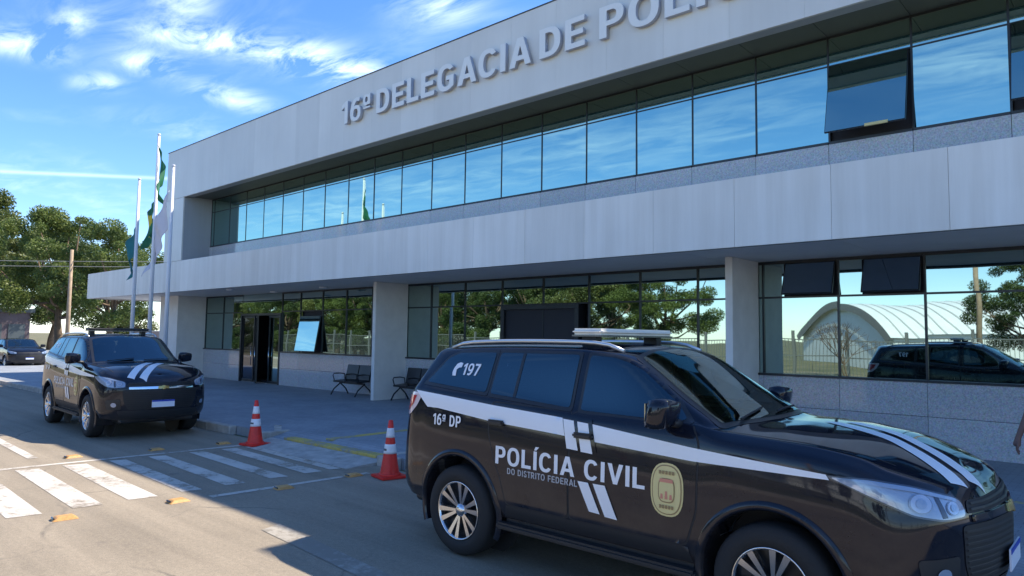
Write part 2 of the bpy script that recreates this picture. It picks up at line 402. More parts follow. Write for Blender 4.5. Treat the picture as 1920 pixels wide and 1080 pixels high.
def arc(cx, cy, rx, ry, a0, a1, n=14, p=2.35):
    out = []
    for q in range(n+1):
        a = rad(a0+(a1-a0)*q/n); c, s_ = math.cos(a), math.sin(a)
        out.append((cx+rx*math.copysign(abs(c)**(2/p), c), cy+ry*math.copysign(abs(s_)**(2/p), s_)))
    return out
def glyph_loops(ch):
    """bold grotesque capitals as closed outlines, cap height 1; returns (loops, advance)"""
    t = .215; h = .175
    rect = lambda x0, y0, x1, y1: [(x0, y0), (x1, y0), (x1, y1), (x0, y1)]
    if ch in 'IÍ':
        L = [rect(.03, 0, .03+t, 1)]
        if ch == 'Í': L.append([(.06, 1.06), (.20, 1.06), (.38, 1.25), (.15, 1.25)])
        return L, .33
    if ch == 'L': return [[(0, 0), (.62, 0), (.62, h), (t, h), (t, 1), (0, 1)]], .68
    if ch == 'E': return [[(0, 0), (.67, 0), (.67, h), (t, h), (t, .415), (.61, .415), (.61, .585), (t, .585), (t, 1-h), (.65, 1-h), (.65, 1), (0, 1)]], .75
    if ch == 'F': return [[(0, 0), (t, 0), (t, .40), (.56, .40), (.56, .57), (t, .57), (t, 1-h), (.62, 1-h), (.62, 1), (0, 1)]], .69
    if ch == 'T': return [[(.22, 0), (.22+t, 0), (.22+t, 1-h), (.65, 1-h), (.65, 1), (0, 1), (0, 1-h), (.22, 1-h)]], .70
    if ch == 'D': return [[(0, 0)]+arc(.30, .5, .45, .5, -90, 90)+[(0, 1)], [(t, h)]+arc(.29, .5, .25, .5-h, -90, 90)+[(t, 1-h)]], .84
    if ch == 'O': return [arc(.41, .5, .41, .52, 0, 360, 40)[:-1], arc(.41, .5, .205, .35, 0, 360, 36)[:-1]], .90
    if ch == 'C': return [arc(.40, .5, .40, .52, 32, 328, 34)+arc(.42, .5, .205, .345, 318, 42, 26)], .84
    if ch == 'G': return [arc(.41, .5, .41, .52, 35, 300, 32)+[(.79, .12), (.79, .55), (.43, .55), (.43, .39), (.58, .39), (.58, .22)]+arc(.43, .5, .215, .345, 300, 45, 24)], .90
    if ch == 'P': return [[(0, 0), (t, 0), (t, .36)]+arc(.36, .68, .34, .32, -90, 90)+[(0, 1)], [(t, .52)]+arc(.35, .68, .145, .16, -90, 90, 10)+[(t, .84)]], .76
    if ch == 'R': return [[(0, 0), (t, 0), (t, .38), (.31, .38), (.52, 0), (.77, 0), (.545, .41)]+arc(.38, .69, .33, .31, -50, 90)+[(0, 1)], [(t, .54)]+arc(.36, .69, .14, .15, -90, 90, 10)+[(t, .84)]], .82
    if ch == 'A': return [[(0, 0), (.225, 0), (.285, .21), (.575, .21), (.635, 0), (.86, 0), (.55, 1), (.31, 1)], [(.335, .375), (.43, .72), (.525, .375)]], .88
    if ch == 'V': return [[(.31, 0), (.53, 0), (.84, 1), (.61, 1), (.42, .30), (.23, 1), (0, 1)]], .86
    if ch == '1': return [[(.20, 0), (.20+t, 0), (.20+t, 1), (.24, 1), (0, .84), (0, .66), (.20, .76)]], .52
    if ch == '7': return [[(.12, 0), (.34, 0), (.64, .86), (.64, 1), (0, 1), (0, .83), (.40, .83)]], .70
    if ch == '6': return [arc(.34, .33, .34, .34, -180, 90, 26)+[(.26, .645), (.30, .76), (.40, .85), (.58, .82), (.60, .97)]+[(.38, 1.02), (.20, .95), (.06, .76), (0, .5)], arc(.35, .33, .145, .19, 0, 360, 24)[:-1]], .74
    if ch == '9': return [[(.68-x, 1-y) for x, y in g] for g in glyph_loops('6')[0]], .74
    if ch == 'S': return [arc(.33, .72, .31, .30, 12, 200, 18)+[(.10, .53), (.40, .42), (.44, .30), (.38, .17), (.26, .16), (.20, .30), (0, .28), (.05, .08), (.20, -.02), (.42, -.02), (.60, .07), (.66, .28), (.58, .47), (.25, .62), (.22, .74), (.32, .85), (.42, .83), (.45, .76)]], .72
    if ch == 'ª': return [arc(.22, .75, .20, .24, 48, 312, 20)+[(.36, .53), (.47, .53), (.47, .99), (.36, .97)], arc(.23, .76, .085, .12, 0, 360, 14)[:-1], rect(.02, .38, .47, .45)], .56
    return [], .40
def text_mesh(s, size=1.0, bold=.02, extrude=0.0, sx=1.0):
    cu = bpy.data.curves.new('t', 'CURVE'); cu.dimensions = '2D'; cu.fill_mode = 'BOTH'; cu.extrude = extrude; x = 0
    for ch in s:
        L, adv = glyph_loops(ch)
        for lp in L:
            sp = cu.splines.new('POLY'); sp.points.add(len(lp)-1)
            for q, (a, b) in zip(sp.points, lp): q.co = (a+x, b, 0, 1)
            sp.use_cyclic_u = True
        x += adv+.07
    o = link(bpy.data.objects.new('t', cu))
    dg = bpy.context.evaluated_depsgraph_get(); me = bpy.data.meshes.new_from_object(o.evaluated_get(dg))
    bpy.data.objects.remove(o); bpy.data.curves.remove(cu)
    return me
def bounds(me):
    a = np.array([v.co[:] for v in me.vertices]); return a.min(0), a.max(0)

# ------------------------------------------------------------------ setting: ground, road, pavement
KY = 6.68      # kerb line
def sheet(name, x0, x1, y0, y1, z, m, **k):
    bm = bmesh.new(); vs = [bm.verts.new(p) for p in ((x0, y0, z), (x1, y0, z), (x1, y1, z), (x0, y1, z))]; bm.faces.new(vs)
    o = obj(name, bm, m); o['kind'] = 'structure'; return o
sheet('ground', -900, 900, -900, 900, -.02, 'dry_grass')
sheet('road', -160, 90, -2.6, KY, 0, 'asphalt')
RX0, RX1 = -12.2, -8.75       # dropped kerb at the crossing
bm = bmesh.new()
bx(bm, -90, RX0, KY+.15, 26, -.3, .15); bx(bm, RX1, 60, KY+.15, 26, -.3, .15); bx(bm, RX0, RX1, 7.25, 26, -.3, .15)
# ramp wedge
v = [bm.verts.new(p) for p in ((RX0, KY+.15, .05), (RX1, KY+.15, .05), (RX1, 7.25, .15), (RX0, 7.25, .15))]; bm.faces.new(v)
o = obj('sidewalk', fin(bm), 'sidewalk_paving'); o['kind'] = 'structure'
kerb = link(bpy.data.objects.new('kerb', None)); kerb['kind'] = 'structure'
x = -60.0; k = 0
random.seed(2)
while x < 30:
    x1 = x+.98
    if not (x1 > RX0-.40 and x < RX1+.40):
        dz = random.uniform(-.006, .006)
        cbox('kerb_stone', x, x1, KY, KY+.148, -.1, .155, 'kerb_concrete', kerb, .015).location.z += dz
    x += .99
for xa in (RX0-.14, RX1-.01):
    cbox('kerb_stone', xa, xa+.15, KY+.002, 7.26, -.1, .158, 'kerb_concrete', kerb, .012)
cbox('kerb_stone', RX0-.42, RX0-.14, KY, KY+.148, -.1, .155, 'kerb_concrete', kerb, .015); cbox('kerb_stone', RX1+.14, RX1+.42, KY, KY+.148, -.1, .155, 'kerb_concrete', kerb, .015)
# sloped apron at the crossing
bm = bmesh.new()
v = [bm.verts.new(p) for p in ((RX0+.3, 6.28, .006), (RX1-.1, 6.2, .006), (RX1-.01, KY+.16, .06), (RX0+.01, KY+.16, .06), (RX0+.3, 6.28, -.1), (RX1-.1, 6.2, -.1))]
w = [bm.verts.new((RX1-.01, KY+.16, -.1)), bm.verts.new((RX0+.01, KY+.16, -.1))]
bm.faces.new(v[:4]); bm.faces.new((v[0], v[4], v[5], v[1])); bm.faces.new((v[1], v[5], w[0], v[2])); bm.faces.new((v[0], v[3], w[1], v[4]))
o = obj('ramp_apron', fin(bm), 'kerb_concrete', kerb)
# yellow tactile strip across the ramp, tile by tile
tact = thing('tactile_paving', 'faded yellow tactile band at the top of the dropped kerb by the crossing', 'tactile paving', (-10.5, 6.95, .1))
x = -11.75
while x < -9.0:
    cbox('tile', x, x+.244, 6.86, 7.10, .04, .104, 'yellow_paint', tact, .006); x += .25
tp = thing('tactile_path', 'thin yellow guide line turning along the pavement behind the cones', 'tactile paving', (-10.4, 8.4, .15))
y = 7.12
while y < 9.0:
    cbox('tile', -10.80, -10.63, y, y+.24, .13, .158, 'yellow_paint', tp, .004); y += .25
x = -10.6
while x < -4:
    cbox('tile', x, x+.24, 8.95, 9.13, .13, .158, 'yellow_paint', tp, .004); x += .25
tp2 = thing('tactile_path', 'short yellow guide line on the pavement right of the front SUV', 'tactile paving', (0, 10, .15))
x = -2.2
while x < 3:
    cbox('tile', x, x+.24, 10.0, 10.1, .13, .158, 'yellow_paint_thin', tp2, .004); x += .25

bm = bmesh.new(); bm.faces.new([bm.verts.new(p) for p in ((-13.1, 7.42, .1545), (-12.95, 7.50, .1545), (-12.12, 7.02, .1545), (-12.2, 6.92, .1545))])
o = obj('flare_line', fin(bm), 'road_paint'); tag(o, 'short white painted edge on the pavement behind the farther cone', 'road marking')
# road markings
cw = thing('zebra_crossing', 'white zebra crossing painted between the two parked SUVs', 'road marking', (-10.5, 4, .004))
def quad_part(name, pts, z, m, par):
    bm = bmesh.new(); bm.faces.new([bm.verts.new((p[0], p[1], z)) for p in pts]); return obj(name, fin(bm), m, par, world=True)
for i, (ya, yb) in enumerate([(1.45, 1.78), (2.10, 2.42), (2.72, 3.02), (3.30, 3.62), (3.92, 4.16), (4.48, 4.74), (5.11, 5.36), (5.64, 5.90), (6.05, 6.22)]):
    o = quad_part('stripe', [(-12.02+.03*i, ya+.08), (-8.98, ya-.05), (-8.94, yb-.05), (-11.95+.03*i, yb+.06)], .004, 'road_paint', cw)
for x0, nm in ((-12.33, 0), (-8.73, 1)):
    o = quad_part('border_line', ([(x0, .6), (x0+.13, .6), (x0+.40, 6.25), (x0+.30, 6.25)] if nm == 0 else [(x0+.19, 4.0), (x0+.31, 4.0), (x0+.40, 6.25), (x0+.30, 6.25)]), .004, 'road_paint', cw)
def marking(name, label, pts, m='road_paint_faded'):
    bm = bmesh.new(); bm.faces.new([bm.verts.new((p[0], p[1], .0045)) for p in pts]); o = obj(name, fin(bm), m); tag(o, label, 'road marking'); return o
marking('lane_line', 'pale worn lane line on the sunny asphalt left of the front SUV', [(-6.78, 3.95), (-3.6, 3.66), (-3.6, 3.46), (-6.7, 3.70)])
marking('lane_line', 'worn white line on the road left of the zebra crossing', [(-20, 3.55), (-12.9, 3.32), (-12.9, 3.18), (-20, 3.4)], 'road_paint')

# raised yellow road studs
def stud():
    t = thing('road_stud', '', 'road stud', (0, 0, 0), 0, 'yellow road studs round the zebra crossing')
    bm = bmesh.new(); a = [(-.12, -.08), (.12, -.08), (.12, .08), (-.12, .08)]
    lo = [bm.verts.new((x, y, 0)) for x, y in a]; hi = [bm.verts.new((x*.60, y*.75, .034)) for x, y in a]
    bm.faces.new(hi)
    for i in range(4): bm.faces.new((lo[i], lo[(i+1) % 4], hi[(i+1) % 4], hi[i]))
    bmesh.ops.bevel(bm, geom=bm.edges[:], offset=.006, segments=1, affect='EDGES')
    obj('body', fin(bm), 'stud_yellow', t)
    bm = bmesh.new()
    for s in (-1,):
        bx(bm, -.045, .045, -.008, .008, -.014, .014, Matrix.Translation((s*.102, 0, .018)) @ Matrix.Rotation(rad(90), 4, 'Z') @ Matrix.Rotation(rad(-44), 4, 'X'))
    obj('reflector', fin(bm), 'stud_lens', t); return t
def dup(r, loc, rz=None, label=None):
    n = r.copy(); COL.objects.link(n); n.location = loc
    if rz is not None: n.rotation_euler.z = rz
    if label: n['label'] = label
    def rec(a, b):
        for c in a.children:
            d = c.copy(); COL.objects.link(d); d.parent = b; rec(c, d)
    rec(r, n); return n
st0 = stud()
studs = [(-8.5, 3.62, 'yellow road stud in the sun just below the zebra crossing, right of two'), (-8.55, 2.47, 'yellow road stud lowest and nearest in the sunlit asphalt'),
         (-12.6, 3.71, 'yellow road stud at the sunlit far edge of the zebra crossing'), (-8.3, 4.87, 'yellow road stud in the shade at the near edge of the zebra crossing'),
         (-12.45, 4.91, 'yellow road stud in the shade in front of the left SUV'), (-12.35, 6.02, 'yellow road stud just left of the farther traffic cone'),
         (-8.35, 5.98, 'yellow road stud just left of the nearer traffic cone')]
for i, (x, y, lb) in enumerate(studs):
    if i == 0: st0.location = (x, y, .002); st0.rotation_euler.z = rad(92); st0['label'] = lb
    else: dup(st0, (x, y, .002), rad(90+random.uniform(-8, 8)), lb)

# ------------------------------------------------------------------ police station
D = 10.576; UG = 11.624; GG = 13.356
XL, XR = -27.0, 9.0
B = thing('police_station', 'long grey two storey police station with mirrored window bands and deep canopy', 'building', (-10, D, .15))
mulls = [-1.26-1.2*i for i in range(-7, 21)]
# upper fascia panels (joints every 1.2 m)
xs = [XL]+sorted([m for m in mulls if XL < m < XR])+[XR]
for a, b in zip(xs, xs[1:]):
    cbox('fascia_panel', a+.0012, b-.0012, D, D+.05, 6.86, 8.674, 'fascia_upper', B)
box('fascia_core', XL+.02, XR-.02, D+.052, D+.30, 6.875, 8.66, 'wall_grey', B)
cbox('fascia_cap', XL-.02, XR, D-.012, D+.33, 8.676, 8.70, 'drip_edge', B)
# taller parapet box over the right part (casts the stepped shadow)
box('raised_parapet', -2.55, XR, D+.02, D+.34, 8.702, 9.43, 'fascia_upper', B)
box('roof', XL+.05, XR-.02, D+.34, 24, 8.35, 8.62, 'roof_membrane', B)
box('upper_wall', XL+.05, XR-.02, UG+.25, 24, 3.75, 8.34, 'wall_grey', B)
# soffit of the recess, in panels
for a, b in zip(xs, xs[1:]):
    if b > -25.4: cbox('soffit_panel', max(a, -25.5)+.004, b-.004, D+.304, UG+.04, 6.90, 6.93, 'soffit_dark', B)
# end wall of the recess + face strip
box('end_wall', XL+.003, -25.49, D+.053, UG+.24, 4.36, 6.858, 'wall_grey', B)
box('end_wall_head', XL+.06, -25.495, D+.305, UG+.24, 6.86, 8.34, 'wall_grey', B)
cbox('end_panel', XL, -25.492, D, D+.05, 4.565, 6.852, 'fascia_upper', B, .004)
# upper granite band
for i in range(len(mulls)-1):
    pass
gx = [-25.48]+sorted([m for m in mulls if -25.4 < m < XR])+[XR]
for a, b in zip(gx, gx[1:]):
    cbox('granite_slab', a+.003, b-.003, UG-.05, UG+.05, 4.37, 5.12, 'granite', B, .003)
    # window bay: frame (mullion, sill, transom, head) with two panes
    fb = bmesh.new(); w = b-a
    bx(fb, a-.015, a+.015, UG-.012, UG+.06, 5.124, 6.895); bx(fb, a+.015, b-.015, UG-.04, UG+.06, 5.124, 5.166)
    bx(fb, a+.015, b-.015, UG-.010, UG+.06, 6.398, 6.424); bx(fb, a+.015, b-.015, UG-.02, UG+.06, 6.86, 6.895)
    fr = obj('window', fin(fb), 'frame_dark', B, world=True)
    cbox('pane', a+.016, b-.016, UG-.003, UG+.012, 6.425, 6.859, 'mirror_glass', fr)
    opened = (abs(a+3.66) < .1) or (abs(a+.06) < .1 and False) or (abs(a+1.26) < .1)
    if not opened:
        cbox('pane', a+.016, b-.016, UG-.003, UG+.012, 5.167, 6.397, 'mirror_glass', fr)
    else:
        cbox('dark_opening', a+.021, b-.021, UG+.056, UG+.06, 5.167, 6.397, 'interior_dark', fr)
        hb = bmesh.new(); M = Matrix.Translation((0, UG-.03, 6.385)) @ Matrix.Rotation(rad(-14), 4, 'X')
        x0, x1, zl = a+.03, b-.03, -1.19
        bx(hb, x0, x1, -.03, .0, -.03, 0, M); bx(hb, x0, x1, -.03, .0, zl, zl+.04, M)
        bx(hb, x0, x0+.03, -.03, 0, zl+.04, -.03, M); bx(hb, x1-.03, x1, -.03, 0, zl+.04, -.03, M)
        sf = obj('opened_sash', fin(hb), 'frame_dark', B, world=True)
        pb = bmesh.new(); bx(pb, x0+.01, x1-.01, -.036, -.031, zl+.01, -.01, M); obj('pane', fin(pb), 'mirror_glass', sf)
        lb = bmesh.new(); bx(lb, (x0+x1)/2+.02, (x0+x1)/2+.34, -.06, -.04, zl-.02, zl+.025, M); obj('latch', fin(lb), 'sticker_gold', sf)
# canopy: lower fascia panels (joints every 1.47 m)
xs2 = [-35.2]; j = -1.85-1.475*22
while j < XR:
    if j > -35: xs2.append(j)
    j += 1.475
xs2.append(XR)
for a, b in zip(xs2, xs2[1:]):
    cbox('canopy_panel', a+.002, b-.002, D, D+.06, 3.452, 4.555, 'fascia_lower', B, .003)
box('canopy_lip', -35.2, XR, D+.062, D+.17, 3.53, 4.54, 'column_paint', B)
box('shadow_gap_strip', -35.2, XR, D+.062, D+.17, 3.46, 3.528, 'drip_edge', B)  # dark strip: the shadow gap under the fascia, put into the colour
box('canopy_end', -35.25, -35.202, D, 15.6, 3.452, 4.555, 'fascia_lower', B)
box('canopy_roof', -35.19, -25.5, D+.172, 15.6, 3.75, 4.35, 'roof_membrane', B)
box('canopy_deck', -25.49, XR, D+.172, UG+.2, 3.75, 4.355, 'roof_membrane', B)
x = -35.18
while x < XR:
    b = min(x+2.65, XR); cbox('soffit_panel', x+.004, b-.004, D+.172, (15.6 if x < -27.5 else GG+.1), 3.50, 3.55, 'soffit_panel', B); x += 2.65
for i, (x, y) in enumerate([(-23.36, 11.41), (-19.5, 12.6), (-23.1, 12.9)]):
    bm = bmesh.new(); lathe(bm, [(.001, 0), (.12, 0), (.14, .02), (.14, .06)], 20); o = obj('ceiling_light', fin(bm), 'lamp_white', B, world=True, loc=(x, y, 3.452))
# columns (fins)
for cx in (-16.20, -5.60, 5.0):
    box('column', cx-.11, cx+.03, 12.167, GG-.02, .151, 3.499, 'column_paint', B, .006)
box('end_column', -31.15, -29.403, 12.167, GG+.05, .151, 3.499, 'column_paint', B)
# ground storey walls
DX0, DX1 = -26.25, -23.27
box('ground_wall', -29.38, DX0-.6, GG+.3, 24, .151, 3.74, 'interior_dark', B); box('ground_wall', DX1+.6, XR, GG+.3, 24, .151, 3.74, 'interior_dark', B)
box('lobby_wall', DX0-.6, DX1+.6, GG+5, 24, .151, 3.74, 'column_paint', B); box('lobby_ceiling', DX0-.6, DX1+.6, GG+.3, GG+5, 3.0, 3.74, 'soffit_panel', B)
box('reception_desk', DX0+.4, DX1+.3, GG+3.2, GG+3.8, .18, 1.25, 'wood_pole', B)
gm = [-29.4, -27.82, DX0, DX1]+[round(-4.1-1.38*i, 3) for i in range(13, -9, -1) if -4.1-1.38*i > -22.6 and -4.1-1.38*i < XR]+[XR]
def open_sash(a, b, z0, z1, ang, m='mirror_glass_dark'):
    M = Matrix.Translation((0, GG-.03, z1)) @ Matrix.Rotation(rad(-ang), 4, 'X'); h = z1-z0
    hb = bmesh.new(); bx(hb, a, b, -.03, .0, -.05, 0, M); bx(hb, a, b, -.03, .0, -h, -h+.05, M)
    bx(hb, a, a+.05, -.03, 0, -h+.05, -.05, M); bx(hb, b-.05, b, -.03, 0, -h+.05, -.05, M)
    sf = obj('opened_sash', fin(hb), 'frame_dark', B, world=True)
    pb = bmesh.new(); bx(pb, a+.02, b-.02, -.034, -.031, -h+.02, -.02, M); obj('pane', fin(pb), m, sf)
for i, (a, b) in enumerate(zip(gm, gm[1:])):
    if a == DX0: continue
    cbox('granite_slab', a+.003, b-.003, GG-.06, GG+.05, .76, 1.318, 'granite', B, .004)
    cbox('granite_slab', a+.003, b-.003, GG-.06, GG+.05, .152, .754, 'granite', B, .004)
    cbox('window_sill', a, b, GG-.09, GG+.08, 1.32, 1.358, 'frame_dark', B)
    fb = bmesh.new()
    bx(fb, a-.018, a+.018, GG-.03, GG+.06, 1.36, 3.498); bx(fb, a+.018, b-.018, GG-.028, GG+.06, 2.785, 2.82); bx(fb, a+.018, b-.018, GG-.028, GG+.06, 3.44, 3.498)
    fr = obj('window', fin(fb), 'frame_dark', B, world=True)
    big = -12.4 < a < -9.9
    aw = abs(a+22.04) < .3
    if big:
        cbox('pane', a+.019, b-.019, GG-.003, GG+.012, 2.821, 3.439, 'mirror_glass_low', fr); continue
    if -22.3 < a < -21.8:
        pa, pb_ = a+.12, b-.02
        cbox('pane', a+.019, b-.019, GG-.003, GG+.012, 2.821, 3.439, 'mirror_glass_low', fr)
        cbox('pane', a+.019, pa, GG-.003, GG+.012, 1.361, 2.784, 'mirror_glass_low', fr)
        cbox('dark_opening', pa, b-.019, GG+.05, GG+.06, 1.361, 2.784, 'interior_dark', fr)
        open_sash(pa-.05, b-.04, 1.38, 2.62, 9.6, 'mirror_glass')
        continue
    cbox('pane', a+.019, b-.019, GG-.003, GG+.012, 1.361, 2.784, 'mirror_glass_low', fr)
    if abs(a+5.48) < .1 or abs(a+4.1) < .1:
        s = a+.42
        cbox('pane', a+.019, s-.02, GG-.003, GG+.012, 2.821, 3.439, 'mirror_glass_low', fr)
        cbox('dark_opening', s, b-.019, GG+.04, GG+.06, 2.821, 3.439, 'interior_dark', fr)
        open_sash(s+.02, b-.03, 2.80, 3.43, 19)
    else:
        cbox('pane', a+.019, b-.019, GG-.003, GG+.012, 2.821, 3.439, 'mirror_glass_low', fr)
# dark double doorway between the columns
bm = bmesh.new(); bx(bm, -12.36, -12.24, GG-.10, GG+.2, .152, 2.78); bx(bm, -9.98, -9.86, GG-.10, GG+.2, .152, 2.78); bx(bm, -12.24, -9.98, GG-.10, GG+.2, 2.68, 2.78)
# entrance at the left: frame, leaves, dark lobby
de = obj('entrance_frame', fin(bm), 'frame_dark', B, world=True)
cbox('dark_doorway_sheet', -12.24, -9.98, GG-.02, GG+.0, .16, 2.68, 'interior_dark', de)  # flat dark sheet, standing in for the unlit depth of the open doorway
bm = bmesh.new()
bx(bm, DX0, DX0+.08, GG-.08, GG+.1, .152, 2.75); bx(bm, DX1-.08, DX1, GG-.08, GG+.1, .152, 2.75); bx(bm, DX0+.08, DX1-.08, GG-.08, GG+.1, 2.67, 2.75)
df = obj('door_frame', fin(bm), 'frame_dark', B, world=True)
cbox('pane', DX0+.01, DX1-.01, GG-.003, GG+.012, 2.76, 3.49, 'mirror_glass_low', df)
def leaf(hx, ang, w, flip, m='mirror_glass_dark'):
    M = Matrix.Translation((hx, GG, 0)) @ Matrix.Rotation(rad(ang), 4, 'Z'); s = 1 if not flip else -1
    hb = bmesh.new(); g = .05
    bx(hb, 0*s, g*s, -.03, .03, .17, 2.65, M); bx(hb, (w-g)*s, w*s, -.03, .03, .17, 2.65, M); bx(hb, g*s, (w-g)*s, -.03, .03, 2.58, 2.65, M); bx(hb, g*s, (w-g)*s, -.03, .03, .17, .26, M)
    d = obj('door', fin(hb), 'frame_dark', B, world=True)
    pb = bmesh.new(); bx(pb, g*s, (w-g)*s, -.008, .008, .26, 2.58, M); obj('pane', fin(pb), m, d)
    pb = bmesh.new(); tube(pb, [M @ Vector(((w-.12)*s, -.07, .8)), M @ Vector(((w-.12)*s, -.07, 1.5))], .014, 8); obj('handle', fin(pb), 'chrome', d)
leaf(DX0+.09, 0, .93, False, 'door_glass'); leaf(DX0+1.10, -24, .80, False, 'door_glass'); leaf(DX1-.09, 0, .80, True, 'mirror_glass_low')
cbox('lobby_floor', DX0+.1, DX1-.1, GG, GG+4.99, .153, .17, 'granite', B)

# sign letters
def letters():
    # advance widths measured glyph by glyph so that every letter is its own piece
    words = [('16ª', -15.62, -14.38), ('DELEGACIA', -14.12, -9.02), ('DE', -8.80, -7.68), ('POLÍCIA', -7.35, -3.45)]
    ytop = 8.10; h = .60
    for wd, x0, x1 in words:
        full = text_mesh(wd, 1.0, .034); lo, hi = bounds(full); sx = (x1-x0)/(hi[0]-lo[0])
        ref = text_mesh('E', 1.0, .034); l2, h2 = bounds(ref); sz = h/(h2[1]-l2[1])
        for i, ch in enumerate(wd):
            pre = text_mesh(wd[:i+1], 1.0, .034); plo, phi = bounds(pre)
            g = text_mesh(ch, 1.0, .034, .042); a, c = bounds(g)
            right = phi[0]
            off = right-c[0]
            bm = bmesh.new(); bm.from_mesh(g); 
            for v in bm.verts:
                x = (v.co.x+off-lo[0])*sx+x0; z = (v.co.y-l2[1])*sz+7.52; y = D-.025-(v.co.z+.042)
                v.co = Vector((x, y, z))
            bmesh.ops.recalc_face_normals(bm, faces=bm.faces)
            me = bpy.data.meshes.new('letter'); bm.to_mesh(me); bm.free(); me.materials.clear(); me.materials.append(MATS['letter_metal']); me.materials.append(MATS['letter_side'])
            for p in me.polygons: p.material_index = 0 if abs(p.normal.y) > .7 else 1
            obj('letter', me, None, B, world=True)
letters()

# ------------------------------------------------------------------ SUV body surface
def cr(P, counts):
    """centripetal-ish Catmull-Rom through rows P (n,...)"""
    P = np.array(P, float); n = len(P); out = []
    d = [max(1e-4, float(np.mean(np.linalg.norm((P[i+1]-P[i]).reshape(-1, 3), axis=1)))**.5) for i in range(n-1)]
    for i in range(n-1):
        p1, p2 = P[i], P[i+1]; d1 = d[i]
        if i > 0: d0 = d[i-1]; m1 = ((p1-P[i-1])/d0-(p2-P[i-1])/(d0+d1)+(p2-p1)/d1)*d1
        else: m1 = p2-p1
        if i < n-2: d2 = d[i+1]; m2 = ((p2-p1)/d1-(P[i+2]-p1)/(d1+d2)+(P[i+2]-p2)/d2)*d1
        else: m2 = p2-p1
        c = counts[i]
        for j in range(c):
            t = j/c; out.append((2*t**3-3*t**2+1)*p1+(t**3-2*t**2+t)*m1+(-2*t**3+3*t**2)*p2+(t**3-t**2)*m2)
    out.append(P[-1]); return np.array(out)
def reg(x, w, bot, belt, re, rw, top, hood=False):
    zs = [bot, bot+.09, .64, .88, belt-.20, belt-.035, belt+.02, re-.05, re, (re+3*top)/4-.004, top]
    ys = [w-.05, w-.012, w, w+.003, w-.012, w-.04, w-.075, rw+.045, rw-.01, rw*.62, 0]
    if hood:
        zs = [bot, bot+.09, .64, .88, belt-.18, belt-.05, belt-.005, re+.005, re+.025, (re+3*top)/4+.004, top]
        ys = [w-.05, w-.012, w, w+.003, w-.01, w-.035, w-.085, rw-.05, rw-.22, rw*.45, 0]
    return [(x, y, z) for y, z in zip(ys, zs)]
rings = []
zz = [.46, .54, .66, .88, 1.2, 1.40, 1.46, 1.70, 1.78, 1.85, 1.87]
rings.append([(x, 0, z) for x, z in zip([-1.05, -1.09, -1.12, -1.10, -1.07, -1.02, -.99, -.88, -.84, -.86, -.88], zz)])
rings.append(list(zip([-1.03, -1.07, -1.10, -1.08, -1.05, -1.0, -.97, -.86, -.82, -.84, -.86], [.45, .45, .45, .45, .45, .45, .44, .40, .35, .2, 0], zz)))
rings.append(list(zip([-.95, -.98, -1.0, -.99, -.96, -.92, -.89, -.79, -.76, -.79, -.82], [.78, .81, .82, .82, .81, .78, .75, .62, .54, .32, 0], [.45, .53, .65, .88, 1.2, 1.42, 1.48, 1.70, 1.79, 1.865, 1.885])))
rings.append(list(zip([-.80, -.82, -.84, -.84, -.82, -.79, -.77, -.70, -.68, -.70, -.74], [.88, .915, .925, .925, .915, .89, .86, .70, .62, .38, 0], [.44, .52, .64, .88, 1.2, 1.44, 1.50, 1.74, 1.82, 1.885, 1.90])))
R_ = [(-.60, .95, .43, 1.49, 1.84, .67, 1.915), (-.25, .965, .43, 1.475, 1.865, .685, 1.93), (.25, .97, .43, 1.455, 1.885, .695, 1.94), (.8, .97, .43, 1.42, 1.89, .70, 1.945),
      (1.25, .97, .43, 1.39, 1.885, .705, 1.94), (1.5, .97, .43, 1.375, 1.865, .705, 1.925), (1.66, .97, .43, 1.37, 1.835, .71, 1.90), (1.78, .97, .43, 1.365, 1.775, .72, 1.85), (1.98, .97, .43, 1.36, 1.65, .745, 1.73),
      (2.18, .97, .43, 1.355, 1.52, .775, 1.605), (2.36, .97, .43, 1.345, 1.42, .80, 1.49)]
for r in R_: rings.append(reg(*r))
for r in [(2.54, .97, .43, 1.335, 1.345, .85, 1.39), (2.85, .97, .43, 1.315, 1.33, .85, 1.375), (3.15, .968, .43, 1.29, 1.31, .85, 1.36), (3.40, .96, .43, 1.245, 1.27, .84, 1.335)]:
    rings.append(reg(*r, hood=True))
rings.append(list(zip([3.54, 3.57, 3.58, 3.58, 3.57, 3.55, 3.54, 3.53, 3.53, 3.54, 3.54], [.90, .925, .93, .93, .915, .90, .86, .78, .60, .36, 0], [.41, .50, .64, .86, 1.0, 1.13, 1.18, 1.228, 1.262, 1.285, 1.297])))
rings.append(list(zip([3.70, 3.74, 3.77, 3.79, 3.785, 3.76, 3.75, 3.735, 3.72, 3.70, 3.69], [.74, .78, .80, .80, .79, .77, .73, .66, .52, .30, 0], [.38, .47, .62, .84, .98, 1.065, 1.115, 1.165, 1.20, 1.232, 1.248])))
rings.append(list(zip([3.83, 3.89, 3.93, 3.95, 3.94, 3.915, 3.90, 3.875, 3.845, 3.80, 3.77], [.42, .44, .45, .45, .45, .44, .42, .38, .31, .18, 0], [.36, .45, .61, .83, .97, 1.045, 1.09, 1.13, 1.162, 1.19, 1.205])))
rings.append([(x, 0, z) for x, z in zip([3.90, 3.96, 4.01, 4.03, 4.01, 3.965, 3.93, 3.89, 3.85, 3.79, 3.74], [.36, .45, .61, .83, .97, 1.04, 1.085, 1.125, 1.155, 1.18, 1.195])])
RG = np.array(rings)
G1 = cr(RG, [max(3, int(np.mean(np.linalg.norm(RG[i+1]-RG[i], axis=1))/.035)) for i in range(len(RG)-1)])
